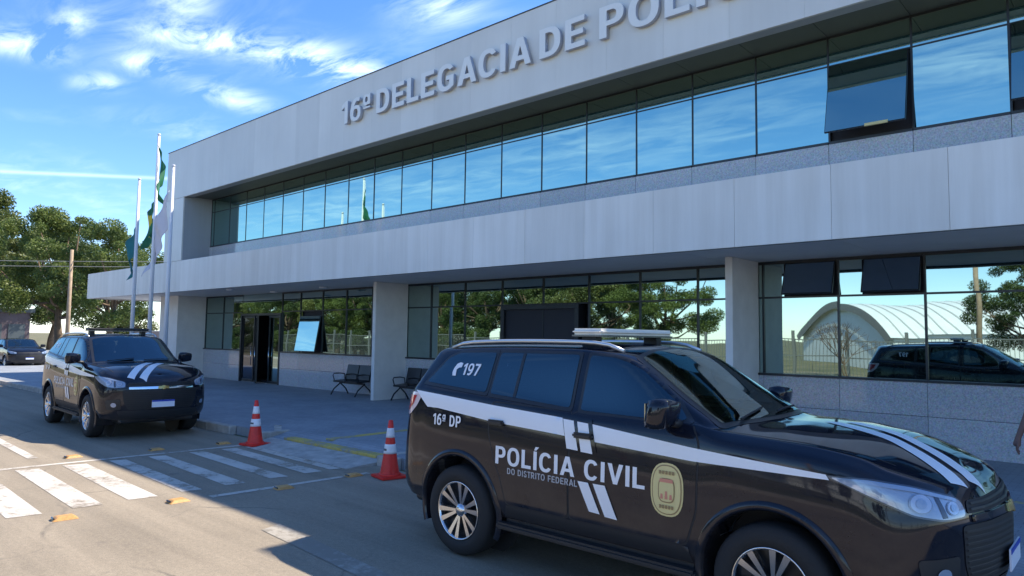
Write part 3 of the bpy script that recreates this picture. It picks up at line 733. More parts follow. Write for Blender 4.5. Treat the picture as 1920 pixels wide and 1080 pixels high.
G2 = cr(np.transpose(G1, (1, 0, 2)), [4, 4, 7, 8, 6, 4, 8, 4, 7, 8]).transpose(1, 0, 2)   # (stations, k, 3)
tx = lambda x: x if x > -.3 else -.3+(x+.3)*.86
G2[:, :, 0] = np.where(G2[:, :, 0] < -.3, -.3+(G2[:, :, 0]+.3)*.86, G2[:, :, 0])
NS, NK = G2.shape[:2]
WHX = (0.0, 2.87); WHR = .40; AR = .475; WZ = .42
def body_mesh(cut=True):
    bm = bmesh.new(); A = {}
    for sgn in (1, -1):
        V = [[None]*NK for _ in range(NS)]
        for i in range(NS):
            for k in range(NK):
                x, y, z = G2[i, k]
                if sgn < 0 and (abs(y) < 1e-6): V[i][k] = A[(i, k)]; continue
                v = bm.verts.new((x, sgn*y, z)); V[i][k] = v
                if sgn > 0: A[(i, k)] = v
        for i in range(NS-1):
            for k in range(NK-1):
                q = [V[i][k], V[i+1][k], V[i+1][k+1], V[i][k+1]]
                if sgn < 0: q = q[::-1]
                if len(set(q)) < 4:
                    u = []; [u.append(a) for a in q if a not in u]
                    if len(u) < 3: continue
                    q = u
                try: f = bm.faces.new(q); f.smooth = True
                except ValueError: pass
    bmesh.ops.remove_doubles(bm, verts=bm.verts, dist=1e-5)
    bmesh.ops.recalc_face_normals(bm, faces=bm.faces)
    if cut:
        bm.normal_update(); N = {}
        ins = lambda v: abs(v.co.y) > .6 and min(math.hypot(v.co.x-c, v.co.z-WZ) for c in WHX) < AR
        dele = [f for f in bm.faces if all(ins(v) for v in f.verts)]
        bmesh.ops.delete(bm, geom=dele, context='FACES')
        for v in bm.verts:
            if v.link_faces and ins(v):
                c = min(WHX, key=lambda c: math.hypot(v.co.x-c, v.co.z-WZ)); d = Vector((v.co.x-c, 0, v.co.z-WZ)); d.normalize()
                v.co.x = c+d.x*AR; v.co.z = WZ+d.z*AR
    return bm
full = body_mesh(False); full.normal_update(); full.verts.ensure_lookup_table()
bmesh.ops.triangulate(full, faces=full.faces); full.normal_update(); full.faces.ensure_lookup_table()
BV = BVHTree.FromBMesh(full); FN = [(tuple(v.co.copy() for v in f.verts), tuple(v.normal.copy() for v in f.verts)) for f in full.faces]
full.free()
from mathutils.interpolate import poly_3d_calc
def cast(o, d):
    loc, n, i, dist = BV.ray_cast(Vector(o), Vector(d).normalized())
    if loc is None:
        loc, n, i, dist = BV.find_nearest(Vector(o)+Vector(d)*2)
    co, ns = FN[i]; w = poly_3d_calc(list(co), loc); nn = Vector((0, 0, 0))
    for a, b in zip(w, ns): nn += b*a
    if nn.length < 1e-6: nn = n
    nn.normalize()
    if nn.dot(Vector(d)) > 0: nn = -nn
    return loc, nn
VIEWS = {
    'LM': (Vector((0, 3, 0)), Vector((-1, 0, 0)), Vector((0, 0, 1)), Vector((0, -1, 0))),  # origin, u axis, v axis, ray direction
    'R': (Vector((0, -3, 0)), Vector((1, 0, 0)), Vector((0, 0, 1)), Vector((0, 1, 0))),
    'L': (Vector((0, 3, 0)), Vector((1, 0, 0)), Vector((0, 0, 1)), Vector((0, -1, 0))),
    'T': (Vector((0, 0, 4)), Vector((1, 0, 0)), Vector((0, 1, 0)), Vector((0, 0, -1))),
    'F': (Vector((6, 0, 0)), Vector((0, 1, 0)), Vector((0, 0, 1)), Vector((-1, 0, 0))),
    'B': (Vector((-4, 0, 0)), Vector((0, 1, 0)), Vector((0, 0, 1)), Vector((1, 0, 0))),
}
for s, nm in ((-1, 'FR'), (1, 'FL')):    # diagonal views onto the front corners, u = lateral-forward axis
    d = Vector((-.6, -.8*s, 0)); VIEWS[nm] = (-d*4+Vector((3.2, 0, 0)), Vector((.8, -.6*s, 0)), Vector((0, 0, 1)), d)
for s, nm in ((-1, 'BR'), (1, 'BL')):
    d = Vector((.6, -.8*s, 0)); VIEWS[nm] = (-d*4+Vector((-.6, 0, 0)), Vector((.8, .6*s, 0)), Vector((0, 0, 1)), d)
def poly2(pts, smooth_=0):
    me = bmesh.new(); vs = [me.verts.new((p[0], p[1], 0)) for p in pts]; me.faces.new(vs); return me
def drape(bm, view, off, step=.05, thick=0.0):
    """bm: flat mesh in (u,v); lays it onto the body surface; returns a mesh with the body's normals"""
    o, u, v, d = VIEWS[view]
    xs = [q.co.x for q in bm.verts]; ys = [q.co.y for q in bm.verts]
    a = min(xs)+step
    while a < max(xs):
        bmesh.ops.bisect_plane(bm, geom=bm.verts[:]+bm.edges[:]+bm.faces[:], plane_co=(a, 0, 0), plane_no=(1, 0, 0)); a += step
    a = min(ys)+step
    while a < max(ys):
        bmesh.ops.bisect_plane(bm, geom=bm.verts[:]+bm.edges[:]+bm.faces[:], plane_co=(0, a, 0), plane_no=(0, 1, 0)); a += step
    bmesh.ops.triangulate(bm, faces=bm.faces)
    nor = {}
    flipn = (u.cross(v)).dot(-d) < 0
    for q in bm.verts:
        loc, n = cast(o+u*q.co.x+v*q.co.y, d); q.co = loc+n*off; nor[q] = n
    bm.normal_update()
    if bm.faces and sum(f.normal.dot(nor[f.verts[0]])*f.calc_area() for f in bm.faces) < 0:
        bmesh.ops.reverse_faces(bm, faces=bm.faces[:])
    if thick:
        be = [e for e in bm.edges if e.is_boundary]; r = bmesh.ops.extrude_edge_only(bm, edges=be)
        src = {}
        for q in [g for g in r['geom'] if isinstance(g, bmesh.types.BMVert)]:
            loc, n = q.co, None
            dmin = min(nor.items(), key=lambda kv: (kv[0].co-q.co).length_squared)[1] if len(nor) < 400 else None
            n = dmin if dmin is not None else -d
            nor[q] = n; q.co = q.co-n*thick
    bm.verts.index_update(); order = [nor[q] for q in bm.verts]
    for f in bm.faces: f.smooth = True
    me = bpy.data.meshes.new('p'); bm.to_mesh(me); bm.free()
    me.normals_split_custom_set_from_vertices([n[:] for n in order])
    return me
def panel(name, pts, view, m, par, off=.003, step=.05, thick=0.0):
    me = drape(poly2(pts), view, off, step, thick); return obj(name, me, m, par)
def rnd(pts, r=.05, n=4):
    """round polygon corners"""
    out = []; L = len(pts)
    for i in range(L):
        p0, p1, p2 = Vector(pts[i-1]), Vector(pts[i]), Vector(pts[(i+1) % L])
        a = (p0-p1); b = (p2-p1); ra = min(r, a.length*.45); rb = min(r, b.length*.45); A_ = p1+a.normalized()*ra; B_ = p1+b.normalized()*rb
        for j in range(n+1):
            t = j/n; out.append(tuple((1-t)**2*A_+2*t*(1-t)*p1+t*t*B_))
    return out
def inset_poly(pts, d):
    c = sum((Vector(p) for p in pts), Vector((0, 0)))/len(pts); out = []
    L = len(pts)
    for i in range(L):
        p0, p1, p2 = Vector(pts[i-1]), Vector(pts[i]), Vector(pts[(i+1) % L])
        e1 = (p1-p0).normalized(); e2 = (p2-p1).normalized(); n1 = Vector((-e1.y, e1.x)); n2 = Vector((-e2.y, e2.x))
        n = (n1+n2); n = n/max(.3, n.length_squared)*2 if n.length > 0 else n1
        out.append(tuple(p1+n*d))
    return out
def ccw(pts):
    a = sum(pts[i-1][0]*pts[i][1]-pts[i][0]*pts[i-1][1] for i in range(len(pts))); return pts if a > 0 else pts[::-1]
def glyphs(txt, x0, x1, z0, z1, bold, view, m, off, par, step=.05):
    full_ = text_mesh(txt, 1.0, bold); lo, hi = bounds(full_)
    for i, ch in enumerate(txt):
        if ch == ' ': continue
        plo, phi = bounds(text_mesh(txt[:i+1], 1.0, bold)); g = text_mesh(ch, 1.0, bold); a, c = bounds(g); bm = bmesh.new(); bm.from_mesh(g)
        for v in bm.verts: v.co = Vector((x0+(v.co.x+phi[0]-c[0]-lo[0])/(hi[0]-lo[0])*(x1-x0), z0+(v.co.y-lo[1])/(hi[1]-lo[1])*(z1-z0), 0))
        o = obj('letter' if ch.isalpha() else 'numeral', drape(bm, view, off, step), m, par)
def ring_panel(name, outer, inner, view, m, par, off, step=.05):
    bm = bmesh.new(); a = [bm.verts.new((p[0], p[1], 0)) for p in outer]; b = [bm.verts.new((p[0], p[1], 0)) for p in inner]
    for i in range(len(a)): j = (i+1) % len(a); bm.faces.new((a[i], a[j], b[j], b[i]))
    return obj(name, drape(bm, view, off, step), m, par)
def inside(p, poly):
    x, y = p; r = False
    for i in range(len(poly)):
        (x0, y0), (x1, y1) = poly[i-1], poly[i]
        if (y0 > y) != (y1 > y) and x < (x1-x0)*(y-y0)/(y1-y0)+x0: r = not r
    return r
WSO = [(1.70, -.685), (2.50, -.80), (2.57, -.40), (2.60, 0), (2.57, .40), (2.50, .80), (1.70, .685), (1.66, .35), (1.64, 0), (1.66, -.35)]
WSI = [(1.735, -.635), (2.45, -.745), (2.515, -.40), (2.535, 0), (2.515, .40), (2.45, .745), (1.735, .635), (1.705, .35), (1.69, 0), (1.705, -.35)]
def stext(s, x0, x1, z0, z1, bold=.02):
    me = text_mesh(s, 1.0, bold); lo, hi = bounds(me); bm = bmesh.new(); bm.from_mesh(me)
    for v in bm.verts: v.co = Vector((x0+(v.co.x-lo[0])/(hi[0]-lo[0])*(x1-x0), z0+(v.co.y-lo[1])/(hi[1]-lo[1])*(z1-z0), 0))
    return bm

FDOOR = [(1.275, .56), (2.28, .56), (2.36, .80), (2.37, 1.26), (2.30, 1.38), (1.275, 1.38)]
RDOOR = [(.60, .56), (1.255, .56), (1.255, 1.38), (.40, 1.40), (.38, 1.15), (.46, .92), (.54, .76)]
WIN_F = [(1.33, 1.40), (2.16, 1.385), (2.25, 1.40), (2.15, 1.50), (1.98, 1.62), (1.82, 1.73), (1.68, 1.79), (1.55, 1.82), (1.33, 1.835)]
WIN_R = [(.33, 1.47), (1.22, 1.41), (1.22, 1.835), (.33, 1.83)]
WIN_Q = [(-.55, 1.53), (.27, 1.475), (.27, 1.83), (-.22, 1.815), (-.36, 1.76)]

def make_suv(name, label, cat, decals=True, bar='white', group=None, glass='car_glass', front='car_windshield', rail=True):
    T = thing(name, label, cat, (0, 0, 0), 0, group)
    bm = body_mesh(True)
    kill = []
    for f in bm.faces:
        c = f.calc_center_median()
        if abs(c.y) > .6 and any(all(inside((v.co.x, v.co.z), w) for v in f.verts) for w in (WIN_F, WIN_R, WIN_Q)): kill.append(f)
        elif c.z > 1.3 and all(inside((v.co.x, v.co.y), WSI) for v in f.verts): kill.append(f)
        elif c.x < -.5 and 1.5 < c.z < 1.76 and abs(c.y) < .55: kill.append(f)
    bmesh.ops.delete(bm, geom=kill, context='FACES')
    me = bpy.data.meshes.new('body'); bm.to_mesh(me); bm.free()
    body = obj('body', me, 'car_black', T)
    # underbody
    bm = bmesh.new(); bx(bm, -.95, 3.75, -.66, .66, .30, .60)
    bx(bm, .52, 2.34, -.90, .90, .36, .60); bmesh.ops.bevel(bm, geom=bm.edges[:], offset=.03, segments=1, affect='EDGES'); obj('chassis', fin(bm), 'car_plastic', T)
    # cabin floor below the glass so nothing shows through; glazing
    for sd_, s in (('R', -1), ('L', 1)):
        for nm, pl in (('door', FDOOR), ('door', RDOOR)):
            pl = ccw(pl); g = panel('door_gap', rnd(inset_poly(pl, -.013), .05), sd_, 'rubber_black', T, .0015, .06)
            d = panel(nm, rnd(pl, .045), sd_, 'car_black', T, .0045, .04)
        for wn in (WIN_F, WIN_R, WIN_Q):
            wn = ccw(wn); fr = ring_panel('window_frame', rnd(inset_poly(wn, -.028), .03), rnd(inset_poly(wn, .026), .03), sd_, 'rim_dark', T, .004, .05)
            panel('window', rnd(wn, .03), sd_, glass, T, .008, .05)
        # divider in the rear door glass
        panel('window_divider', [(.60, 1.455), (.632, 1.453), (.632, 1.83), (.60, 1.83)], sd_, 'rim_dark', T, .011, .05)
        # handles
        for hx, hz in ((.40, 1.235), (1.33, 1.215)):
            bm = bmesh.new(); loc, n = cast((hx+.1, s*3, hz), (0, -s, 0))
            bx(bm, hx-.02, hx+.17, loc.y-.002*s, loc.y+s*.045, hz-.022, hz+.022); bmesh.ops.bevel(bm, geom=bm.edges[:], offset=.014, segments=2, affect='EDGES')
            obj('handle', fin(bm), 'car_plastic', T)
        # wheel arch lips + liners
        for c in WHX:
            bm = bmesh.new(); rr = []
            for j in range(31):
                a = rad(-22+224*j/30); ring = []
                for r, yo, mode in ((AR+.055, .003, 's'), (AR+.035, .016, 's'), (AR+.004, .018, 's'), (AR-.006, .0, 'i'), (AR-.008, -.32, 'i')):
                    px_, pz_ = c+r*math.cos(a), WZ+r*math.sin(a); loc, n = cast((px_, s*3, max(pz_, .47)), (0, -s, 0))
                    y = abs(loc.y)+yo; ring.append(bm.verts.new((px_, s*max(y, .5), pz_)))
                rr.append(ring)
            for r0, r1 in zip(rr, rr[1:]):
                for q in range(4): f = bm.faces.new((r0[q], r0[q+1], r1[q+1], r1[q])); f.smooth = q in (0, 1)
            obj('wheel_arch', fin(bm), 'car_black', T)
            bm = bmesh.new(); lathe(bm, [(.001, .0), (AR, 0)], 24, 'Y', (c, s*.58, WZ)); obj('arch_liner', fin(bm), 'rubber_black', T)
        # side step
        bm = bmesh.new(); bx(bm, .50, 2.36, s*.90, s*1.0, .345, .40); bmesh.ops.bevel(bm, geom=bm.edges[:], offset=.018, segments=2, affect='EDGES'); obj('side_step', fin(bm), 'car_plastic', T)
        panel('sill_trim', [(.56, .445), (2.32, .445), (2.30, .55), (.60, .55)], sd_, 'car_plastic', T, .006, .06)
        # mirror
        bm = bmesh.new(); bmesh.ops.create_cube(bm, size=1); bmesh.ops.subdivide_edges(bm, edges=bm.edges[:], cuts=3, use_grid_fill=True)
        for v in bm.verts:
            p = v.co*2; q = Vector((p.x*math.sqrt(max(0, 1-p.y**2/2-p.z**2/2+p.y**2*p.z**2/3)), p.y*math.sqrt(max(0, 1-p.x**2/2-p.z**2/2+p.x**2*p.z**2/3)), p.z*math.sqrt(max(0, 1-p.x**2/2-p.y**2/2+p.y**2*p.x**2/3))))
            q = q.lerp(p, .5); v.co = Vector((2.16+.085*q.x+.02*q.z, s*(1.06+.135*q.y), 1.455+.105*q.z*(1-.15*s*q.y)))
        for f in bm.faces: f.smooth = True
        mi = obj('mirror', fin(bm), 'car_black', T)
        bm = bmesh.new(); bx(bm, 2.075, 2.083, s*.955, s*1.165, 1.385, 1.525); obj('mirror_glass', fin(bm), 'chrome', mi)
        bm = bmesh.new(); tube(bm, [(2.2, s*.86, 1.37), (2.19, s*.97, 1.385), (2.17, s*1.0, 1.40)], [.035, .03, .03], 8); obj('mirror_arm', fin(bm), 'car_plastic', mi)
        # wheels
        for c in WHX:
            wh = link(bpy.data.objects.new('wheel', None)); wh.parent = T; wh.location = (c, s*.845, WHR)
            bm = bmesh.new(); r = lathe(bm, [(.255, -.105*s), (.27, -.125*s), (.32, -.13*s), (.372, -.12*s), (.395, -.095*s), (.40, -.05*s), (.40, .05*s), (.395, .09*s), (.372, .118*s), (.32, .13*s), (.275, .126*s), (.258, .105*s)], 48, 'Y')
            obj('tyre', fin(bm), 'tyre_rubber', wh)
            bm = bmesh.new(); lathe(bm, [(.258, .104*s), (.262, .118*s), (.25, .120*s), (.24, .10*s), (.235, -.02*s)], 48, 'Y')
            lathe(bm, [(.001, .105*s), (.035, .105*s), (.045, .095*s), (.06, .085*s), (.065, .04*s)], 20, 'Y')
            for k in range(6):
                for dk in (-1, 1):
                    a = rad(60*k+15+dk*11.5); a2 = rad(60*k+15+dk*8)
                    def P(r, ang, w, y): return (r*math.cos(ang)-w*math.sin(ang), y*s, r*math.sin(ang)+w*math.cos(ang))
                    q = [P(.05, a2, -.011, .085), P(.05, a2, .011, .085), P(.245, a, .022, .112), P(.245, a, -.022, .112)]
                    q2 = [P(.05, a2, -.014, .045), P(.05, a2, .014, .045), P(.245, a, .025, .06), P(.245, a, -.025, .06)]
                    vs = [bm.verts.new(p) for p in q+q2]; bm.faces.new(vs[:4])
                    for e in range(4): bm.faces.new((vs[e], vs[(e+1) % 4], vs[4+(e+1) % 4], vs[4+e]))
            obj('rim', fin(bm), 'rim_silver', wh)
            bm = bmesh.new(); lathe(bm, [(.001, .0), (.15, .005*s), (.24, .02*s)], 32, 'Y'); obj('brake_disc', fin(bm), 'rim_dark', wh)
    # windshield, rear window
    ring_panel('windshield_frame', rnd(WSO, .04), rnd([(x+(2.1-x)*.05, y*.955) for x, y in WSI], .04), 'T', 'rim_dark', T, .003, .05)
    panel('windshield', rnd(WSI, .04), 'T', front, T, .006, .04)
    # cabin
    bm = bmesh.new(); bx(bm, -.85, 2.45, -.78, .78, .62, .70); obj('cabin_floor', fin(bm), 'dash_grey', T)
    bm = bmesh.new(); bx(bm, 2.02, 2.50, -.74, .74, .70, 1.30); bmesh.ops.bevel(bm, geom=bm.edges[:], offset=.06, segments=2, affect='EDGES'); obj('dashboard', fin(bm), 'dash_grey', T)
    for sx, ss in ((1.15, (-.38, .38)), (.25, (-.42, 0, .42))):
        for sy in ss:
            bm = bmesh.new(); bx(bm, sx-.05, sx+.45, sy-.22, sy+.22, .85, 1.0)
            bx(bm, -.06, .07, sy-.22, sy+.22, 0, .56, Matrix.Translation((sx-.02, 0, .95)) @ Matrix.Rotation(rad(-14), 4, 'Y'))
            bx(bm, -.04, .05, sy-.12, sy+.12, .60, .76, Matrix.Translation((sx-.02, 0, .95)) @ Matrix.Rotation(rad(-14), 4, 'Y'))
            bmesh.ops.bevel(bm, geom=bm.edges[:], offset=.035, segments=2, affect='EDGES'); st_ = obj('car_seat', fin(bm), 'seat_cloth', T)
    bm = bmesh.new(); pts = [Vector((1.93+.07*math.sin(a)*1, .38+.18*math.cos(a), 1.20+.17*math.sin(a))) for a in [2*math.pi*j/20 for j in range(21)]]
    tube(bm, pts, .016, 6); obj('steering_wheel', fin(bm), 'rubber_black', T)
    bm = bmesh.new(); bx(bm, 1.80, 1.83, -.12, .12, 1.70, 1.77); bmesh.ops.bevel(bm, geom=bm.edges[:], offset=.01, segments=1, affect='EDGES'); obj('rear_view_mirror', fin(bm), 'rubber_black', T)
    panel('rear_window', rnd([(-.58, 1.50), (.58, 1.50), (.50, 1.76), (-.50, 1.76)], .05), 'B', glass, T, .006, .05)
    for wy, ang in ((-.55, 0), (.12, 0)):
        bm = bmesh.new(); pts = []
        for j in range(7):
            t = j/6; loc, n = cast((2.50-.06*t, wy+.50*t, 3), (0, 0, -1)); pts.append(loc+n*.022)
        tube(bm, pts, .009, 6); obj('wiper', fin(bm), 'rubber_black', T)
    # hood edge gap line
    for s, sd_ in ((-1, 'R'), (1, 'L')):
        panel('hood_gap', [(2.50, s*.822), (3.2, s*.80), (3.55, s*.72), (3.55, s*.729), (3.2, s*.809), (2.50, s*.831)], 'T', 'rubber_black', T, .002, .05)
        # crease on hood
        # headlights: body of the lamp on the corner
        V = 'FR' if s < 0 else 'FL'; o_, u_, v_, d_ = VIEWS[V]
        def cu(x, y): return (Vector((x, y, 0))-o_).dot(u_)
        pts = [(cu(3.22, s*.93), 1.155), (cu(3.45, s*.92), 1.160), (cu(3.66, s*.82), 1.130), (cu(3.82, s*.64), 1.075), (cu(3.85, s*.60), 1.05), (cu(3.87, s*.60), .975), (cu(3.80, s*.76), .965), (cu(3.68, s*.88), .985), (cu(3.50, s*.93), 1.055)]
        panel('headlight_housing', rnd(ccw(inset_poly(ccw(pts), -.010)), .03), V, 'lamp_housing', T, .004, .04)
        hl = panel('headlight', rnd(ccw(pts), .03), V, 'lamp_glass', T, .008, .04)
        dv = [(cu(3.745, s*.77), 1.10), (cu(3.765, s*.75), 1.095), (cu(3.81, s*.74), .975), (cu(3.79, s*.765), .972)]
        obj('divider', drape(poly2(ccw(dv)), V, .011, .04), 'lamp_housing', hl)
        # projector and reflectors seen in the lamp
        for (lx, ly, lz, r_) in ((3.70, .84, 1.048, .052), (3.825, .69, 1.022, .036)):
            cc = (cu(lx, s*ly), lz); el = [(cc[0]+r_*1.25*math.cos(a), cc[1]+r_*math.sin(a)) for a in [2*math.pi*j/20 for j in range(20)]]
            me = drape(poly2(el), V, .013, .04); obj('lens', me, 'lamp_rim', hl)
            el = [(cc[0]+r_*1.08*math.cos(a), cc[1]+r_*.88*math.sin(a)) for a in [2*math.pi*j/20 for j in range(20)]]
            me = drape(poly2(el), V, .015, .04); obj('reflector', me, 'lamp_bowl', hl)
            el = [(cc[0]+r_*.55*math.cos(a), cc[1]+r_*.5*math.sin(a)) for a in [2*math.pi*j/16 for j in range(16)]]
            me = drape(poly2(el), V, .018, .04); obj('projector', me, 'lamp_glass', hl)
        strip = [(cu(3.28, s*.93), 1.150), (cu(3.45, s*.92), 1.154), (cu(3.66, s*.82), 1.124), (cu(3.81, s*.64), 1.070), (cu(3.81, s*.64), 1.058), (cu(3.66, s*.82), 1.106), (cu(3.45, s*.92), 1.136)]
        me = drape(poly2(ccw(strip)), V, .013, .03); obj('light_strip', me, 'lamp_glass', hl)
        # fog lamp pocket
        pts = [(cu(3.68, s*.87), .74), (cu(3.86, s*.68), .76), (cu(3.86, s*.68), .57), (cu(3.70, s*.84), .56)]
        panel('fog_pocket', rnd(ccw(pts), .03), V, 'car_plastic', T, .006, .04)
        cc = (cu(3.79, s*.765), .655); el = [(cc[0]+.045*math.cos(a), cc[1]+.04*math.sin(a)) for a in [2*math.pi*j/16 for j in range(16)]]
        obj('fog_lamp', drape(poly2(el), V, .012, .04), 'lamp_glass', T)
        # tail lights
        V = 'BR' if s < 0 else 'BL'; o_, u_, v_, d_ = VIEWS[V]
        pts = [(cu(-.86, s*.74), 1.43), (cu(-.56, s*.945), 1.425), (cu(-.62, s*.93), 1.30), (cu(-.72, s*.92), 1.21), (cu(-.90, s*.76), 1.18)]
        tl = panel('tail_light', rnd(ccw(pts), .03), V, 'tail_clear', T, .007, .04)
        pts = [(cu(-.83, s*.80), 1.40), (cu(-.64, s*.925), 1.395), (cu(-.68, s*.925), 1.31), (cu(-.77, s*.88), 1.24), (cu(-.87, s*.79), 1.23)]
        me = drape(poly2(ccw(pts)), V, .012, .04); obj('red_lens', me, 'tail_red', tl)
    # front grille
    up_g = rnd(ccw([(-.56, 1.055), (.56, 1.055), (.60, .985), (-.60, .985)]), .03)
    panel('upper_grille', up_g, 'F', 'rubber_black', T, .005, .06)
    lo_g = rnd(ccw([(-.66, .925), (.66, .925), (.63, .70), (.55, .56), (-.55, .56), (-.63, .70)]), .04)
    panel('lower_grille', lo_g, 'F', 'rubber_black', T, .005, .06)
    panel('grille_bar', rnd(ccw([(-.56, .975), (.56, .975), (.56, .935), (-.56, .935)]), .01), 'F', 'chrome', T, .018, .05, .014)
    for zb_, hw in ((1.035, .54), (1.005, .56), (.89, .64), (.855, .635), (.82, .63), (.785, .625), (.75, .62), (.715, .615), (.68, .60), (.645, .58), (.61, .55)):
        panel('grille_slat', [(-hw, zb_-.006), (hw, zb_-.006), (hw, zb_+.006), (-hw, zb_+.006)], 'F', 'car_plastic', T, .014, .12, .010)
    bt = ccw([(-.085, .975), (-.03, .975), (-.02, .985), (.02, .985), (.03, .975), (.085, .975), (.095, .935), (.03, .935), (.02, .925), (-.02, .925), (-.03, .935), (-.095, .935)])
    panel('badge', bt, 'F', 'gold_emblem', T, .030, .05, .014)
    panel('bumper_lower', rnd(ccw([(-.72, .55), (.72, .55), (.66, .40), (-.66, .40)]), .03), 'F', 'car_plastic', T, .006, .06)
    bm = bmesh.new(); bx(bm, 4.035, 4.045, -.20, .20, .60, .73); pl = obj('number_plate', fin(bm), 'plate_white', T)
    bm = bmesh.new(); bx(bm, 4.0455, 4.048, -.20, .20, .70, .73); obj('plate_band', fin(bm), 'plate_blue', pl)
    bm = bmesh.new(); bx(bm, -1.04, -1.03, -.20, .20, .80, .93); obj('number_plate', fin(bm), 'plate_white', T)
    # roof rails
    if rail:
        for s in (-1, 1):
            bm = bmesh.new(); pts = []
            for j in range(15):
                xx = -.42+2.0*j/14; loc, n = cast((xx, s*.655, 3), (0, 0, -1)); e = .045*min(1, (1-abs(2*j/14-1))*5+.15)
                pts.append((xx, s*.655, loc.z+e))
            tube(bm, pts, .017, 8); obj('roof_rail', fin(bm), 'rail_silver', T)
    if bar:
        bm = bmesh.new(); bx(bm, 1.0, 1.32, -.60, .60, 2.005, 2.06); bmesh.ops.bevel(bm, geom=bm.edges[:], offset=.022, segments=3, affect='EDGES')
        lbm = obj('light_bar', fin(bm), 'lightbar_white' if bar == 'white' else 'car_plastic', T)
        for s in (-1, 1):
            bm = bmesh.new(); bx(bm, 1.08, 1.22, s*.50-.045, s*.50+.045, 1.90, 2.006); obj('mount', fin(bm), 'car_plastic', lbm)
        bm = bmesh.new(); bx(bm, 1.005, 1.315, -.595, .595, 1.990, 2.004); obj('lamp_lens', fin(bm), 'lamp_housing', lbm)
    if decals:
        o2 = .0085
        st = [(-.66, 1.445), (-.3, 1.425), (.43, 1.375), (1.14, 1.335), (1.45, 1.31), (2.33, 1.225), (3.22, 1.165), (3.24, 1.135), (2.33, 1.135), (1.45, 1.18), (1.14, 1.20), (.43, 1.235), (0.1, 1.265), (-.3, 1.30), (-.45, 1.30)]
        for sd_ in ('R',):
            panel('white_stripe', ccw(st), sd_, 'sticker_white', T, o2, .05)
            for q in ([(1.175, 1.37), (1.47, 1.34), (1.535, 1.10), (1.245, 1.11)],):
                panel('stripe_break', ccw(q), sd_, 'car_black', T, o2+.002, .05)
            for q in ([(1.195, 1.325), (1.30, 1.318), (1.36, 1.095), (1.25, 1.10)], [(1.335, 1.315), (1.44, 1.308), (1.50, 1.085), (1.39, 1.09)],
                      [(1.365, .865), (1.465, .865), (1.575, .645), (1.475, .65)], [(1.51, .865), (1.62, .865), (1.73, .63), (1.62, .635)]):
                panel('white_bar', ccw(q), sd_, 'sticker_white', T, o2+.004, .05)
        glyphs('POLÍCIA CIVIL', .48, 1.965, .885, 1.075, .03, 'R', 'sticker_white', o2, T)
        glyphs('DO DISTRITO FEDERAL', .62, 1.36, .815, .868, .02, 'R', 'sticker_grey', o2, T)
        glyphs('16ª DP', -.35, .03, 1.145, 1.25, .03, 'R', 'sticker_white', o2+.002, T)
        glyphs('197', -.10, .12, 1.61, 1.72, .03, 'R', 'sticker_white', .013, T)
        glyphs('197', -.12, .10, 1.61, 1.72, .03, 'LM', 'sticker_white', .013, T)
        ph = [(-.22, 1.60), (-.175, 1.60), (-.18, 1.625), (-.19, 1.655), (-.165, 1.675), (-.13, 1.68), (-.125, 1.72), (-.165, 1.725), (-.205, 1.71), (-.23, 1.67), (-.235, 1.63)]
        panel('phone_symbol', ccw(ph), 'R', 'sticker_white', T, .013, .04)
        # badge on the front door
        def ell(cx, cz, a, b, n=28, p=2.6): return [(cx+a*math.copysign(abs(math.cos(t))**(2/p), math.cos(t)), cz+b*math.copysign(abs(math.sin(t))**(2/p), math.sin(t))) for t in [2*math.pi*j/n for j in range(n)]]
        cx, cz = 2.145, .915
        bd = panel('door_badge', ell(cx, cz, .13, .185), 'R', 'sticker_gold', T, o2, .05)
        def sub(nm, pts, m, off): obj(nm, drape(poly2(ccw(pts)), 'R', off, .06), m, bd)
        ring_o = ell(cx, cz, .118, .172); sub('badge_ring', ring_o, 'sticker_brown', o2+.002); sub('badge_field', ell(cx, cz, .110, .164), 'sticker_gold', o2+.004)
        sub('badge_shield', ell(cx, cz-.005, .066, .085, p=3.4), 'sticker_brown', o2+.006); sub('badge_crest', ell(cx, cz-.005, .058, .076, p=3.4), 'sticker_gold', o2+.008)
        sub('badge_crown', [(cx-.055, cz+.05), (cx+.055, cz+.05), (cx+.05, cz+.075), (cx-.05, cz+.075)], 'sticker_red', o2+.010)
        for q in (-1, 0, 1): sub('badge_mark', [(cx+q*.036-.012, cz-.065), (cx+q*.036+.012, cz-.065), (cx+q*.036+.008, cz-.01-abs(q)*.02), (cx+q*.036-.008, cz-.01-abs(q)*.02)], 'sticker_red', o2+.010)
        for zz_, hw in ((cz+.118, .06), (cz-.118, .055)):
            for q in range(5): 
                a = cx-hw+q*2*hw/4.6; sub('badge_mark', [(a, zz_-.012), (a+hw*.3, zz_-.012), (a+hw*.3, zz_+.012), (a, zz_+.012)], 'sticker_brown', o2+.010)
        # hood bars
        for (x0, y0), (x1, y1) in (((2.92, .10), (3.84, -.52)), ((3.02, .27), (3.90, -.33))):
            d = Vector((x1-x0, y1-y0)).normalized(); n = Vector((-d.y, d.x))*.062
            panel('hood_bar', ccw([(x0-n.x, y0-n.y), (x1-n.x, y1-n.y), (x1+n.x, y1+n.y), (x0+n.x, y0+n.y)]), 'T', 'sticker_white', T, .004, .04)
    return T
suv = make_suv('police_suv', 'black police SUV with white side lettering and gold door badge, nearest at right', 'police car', True, 'white', 'police SUVs at the kerb')
suv.location = (-4.70, 5.47, 0)
suv2 = dup(suv, (-17.68, 5.64, 0), rad(-2.5), 'black police SUV with dark roof bar parked beyond the zebra crossing, facing the viewer')
for c in list(suv2.children):
    if c.name.startswith('light_bar'):
        c.data = c.data.copy(); c.data.materials[0] = MATS['car_plastic']
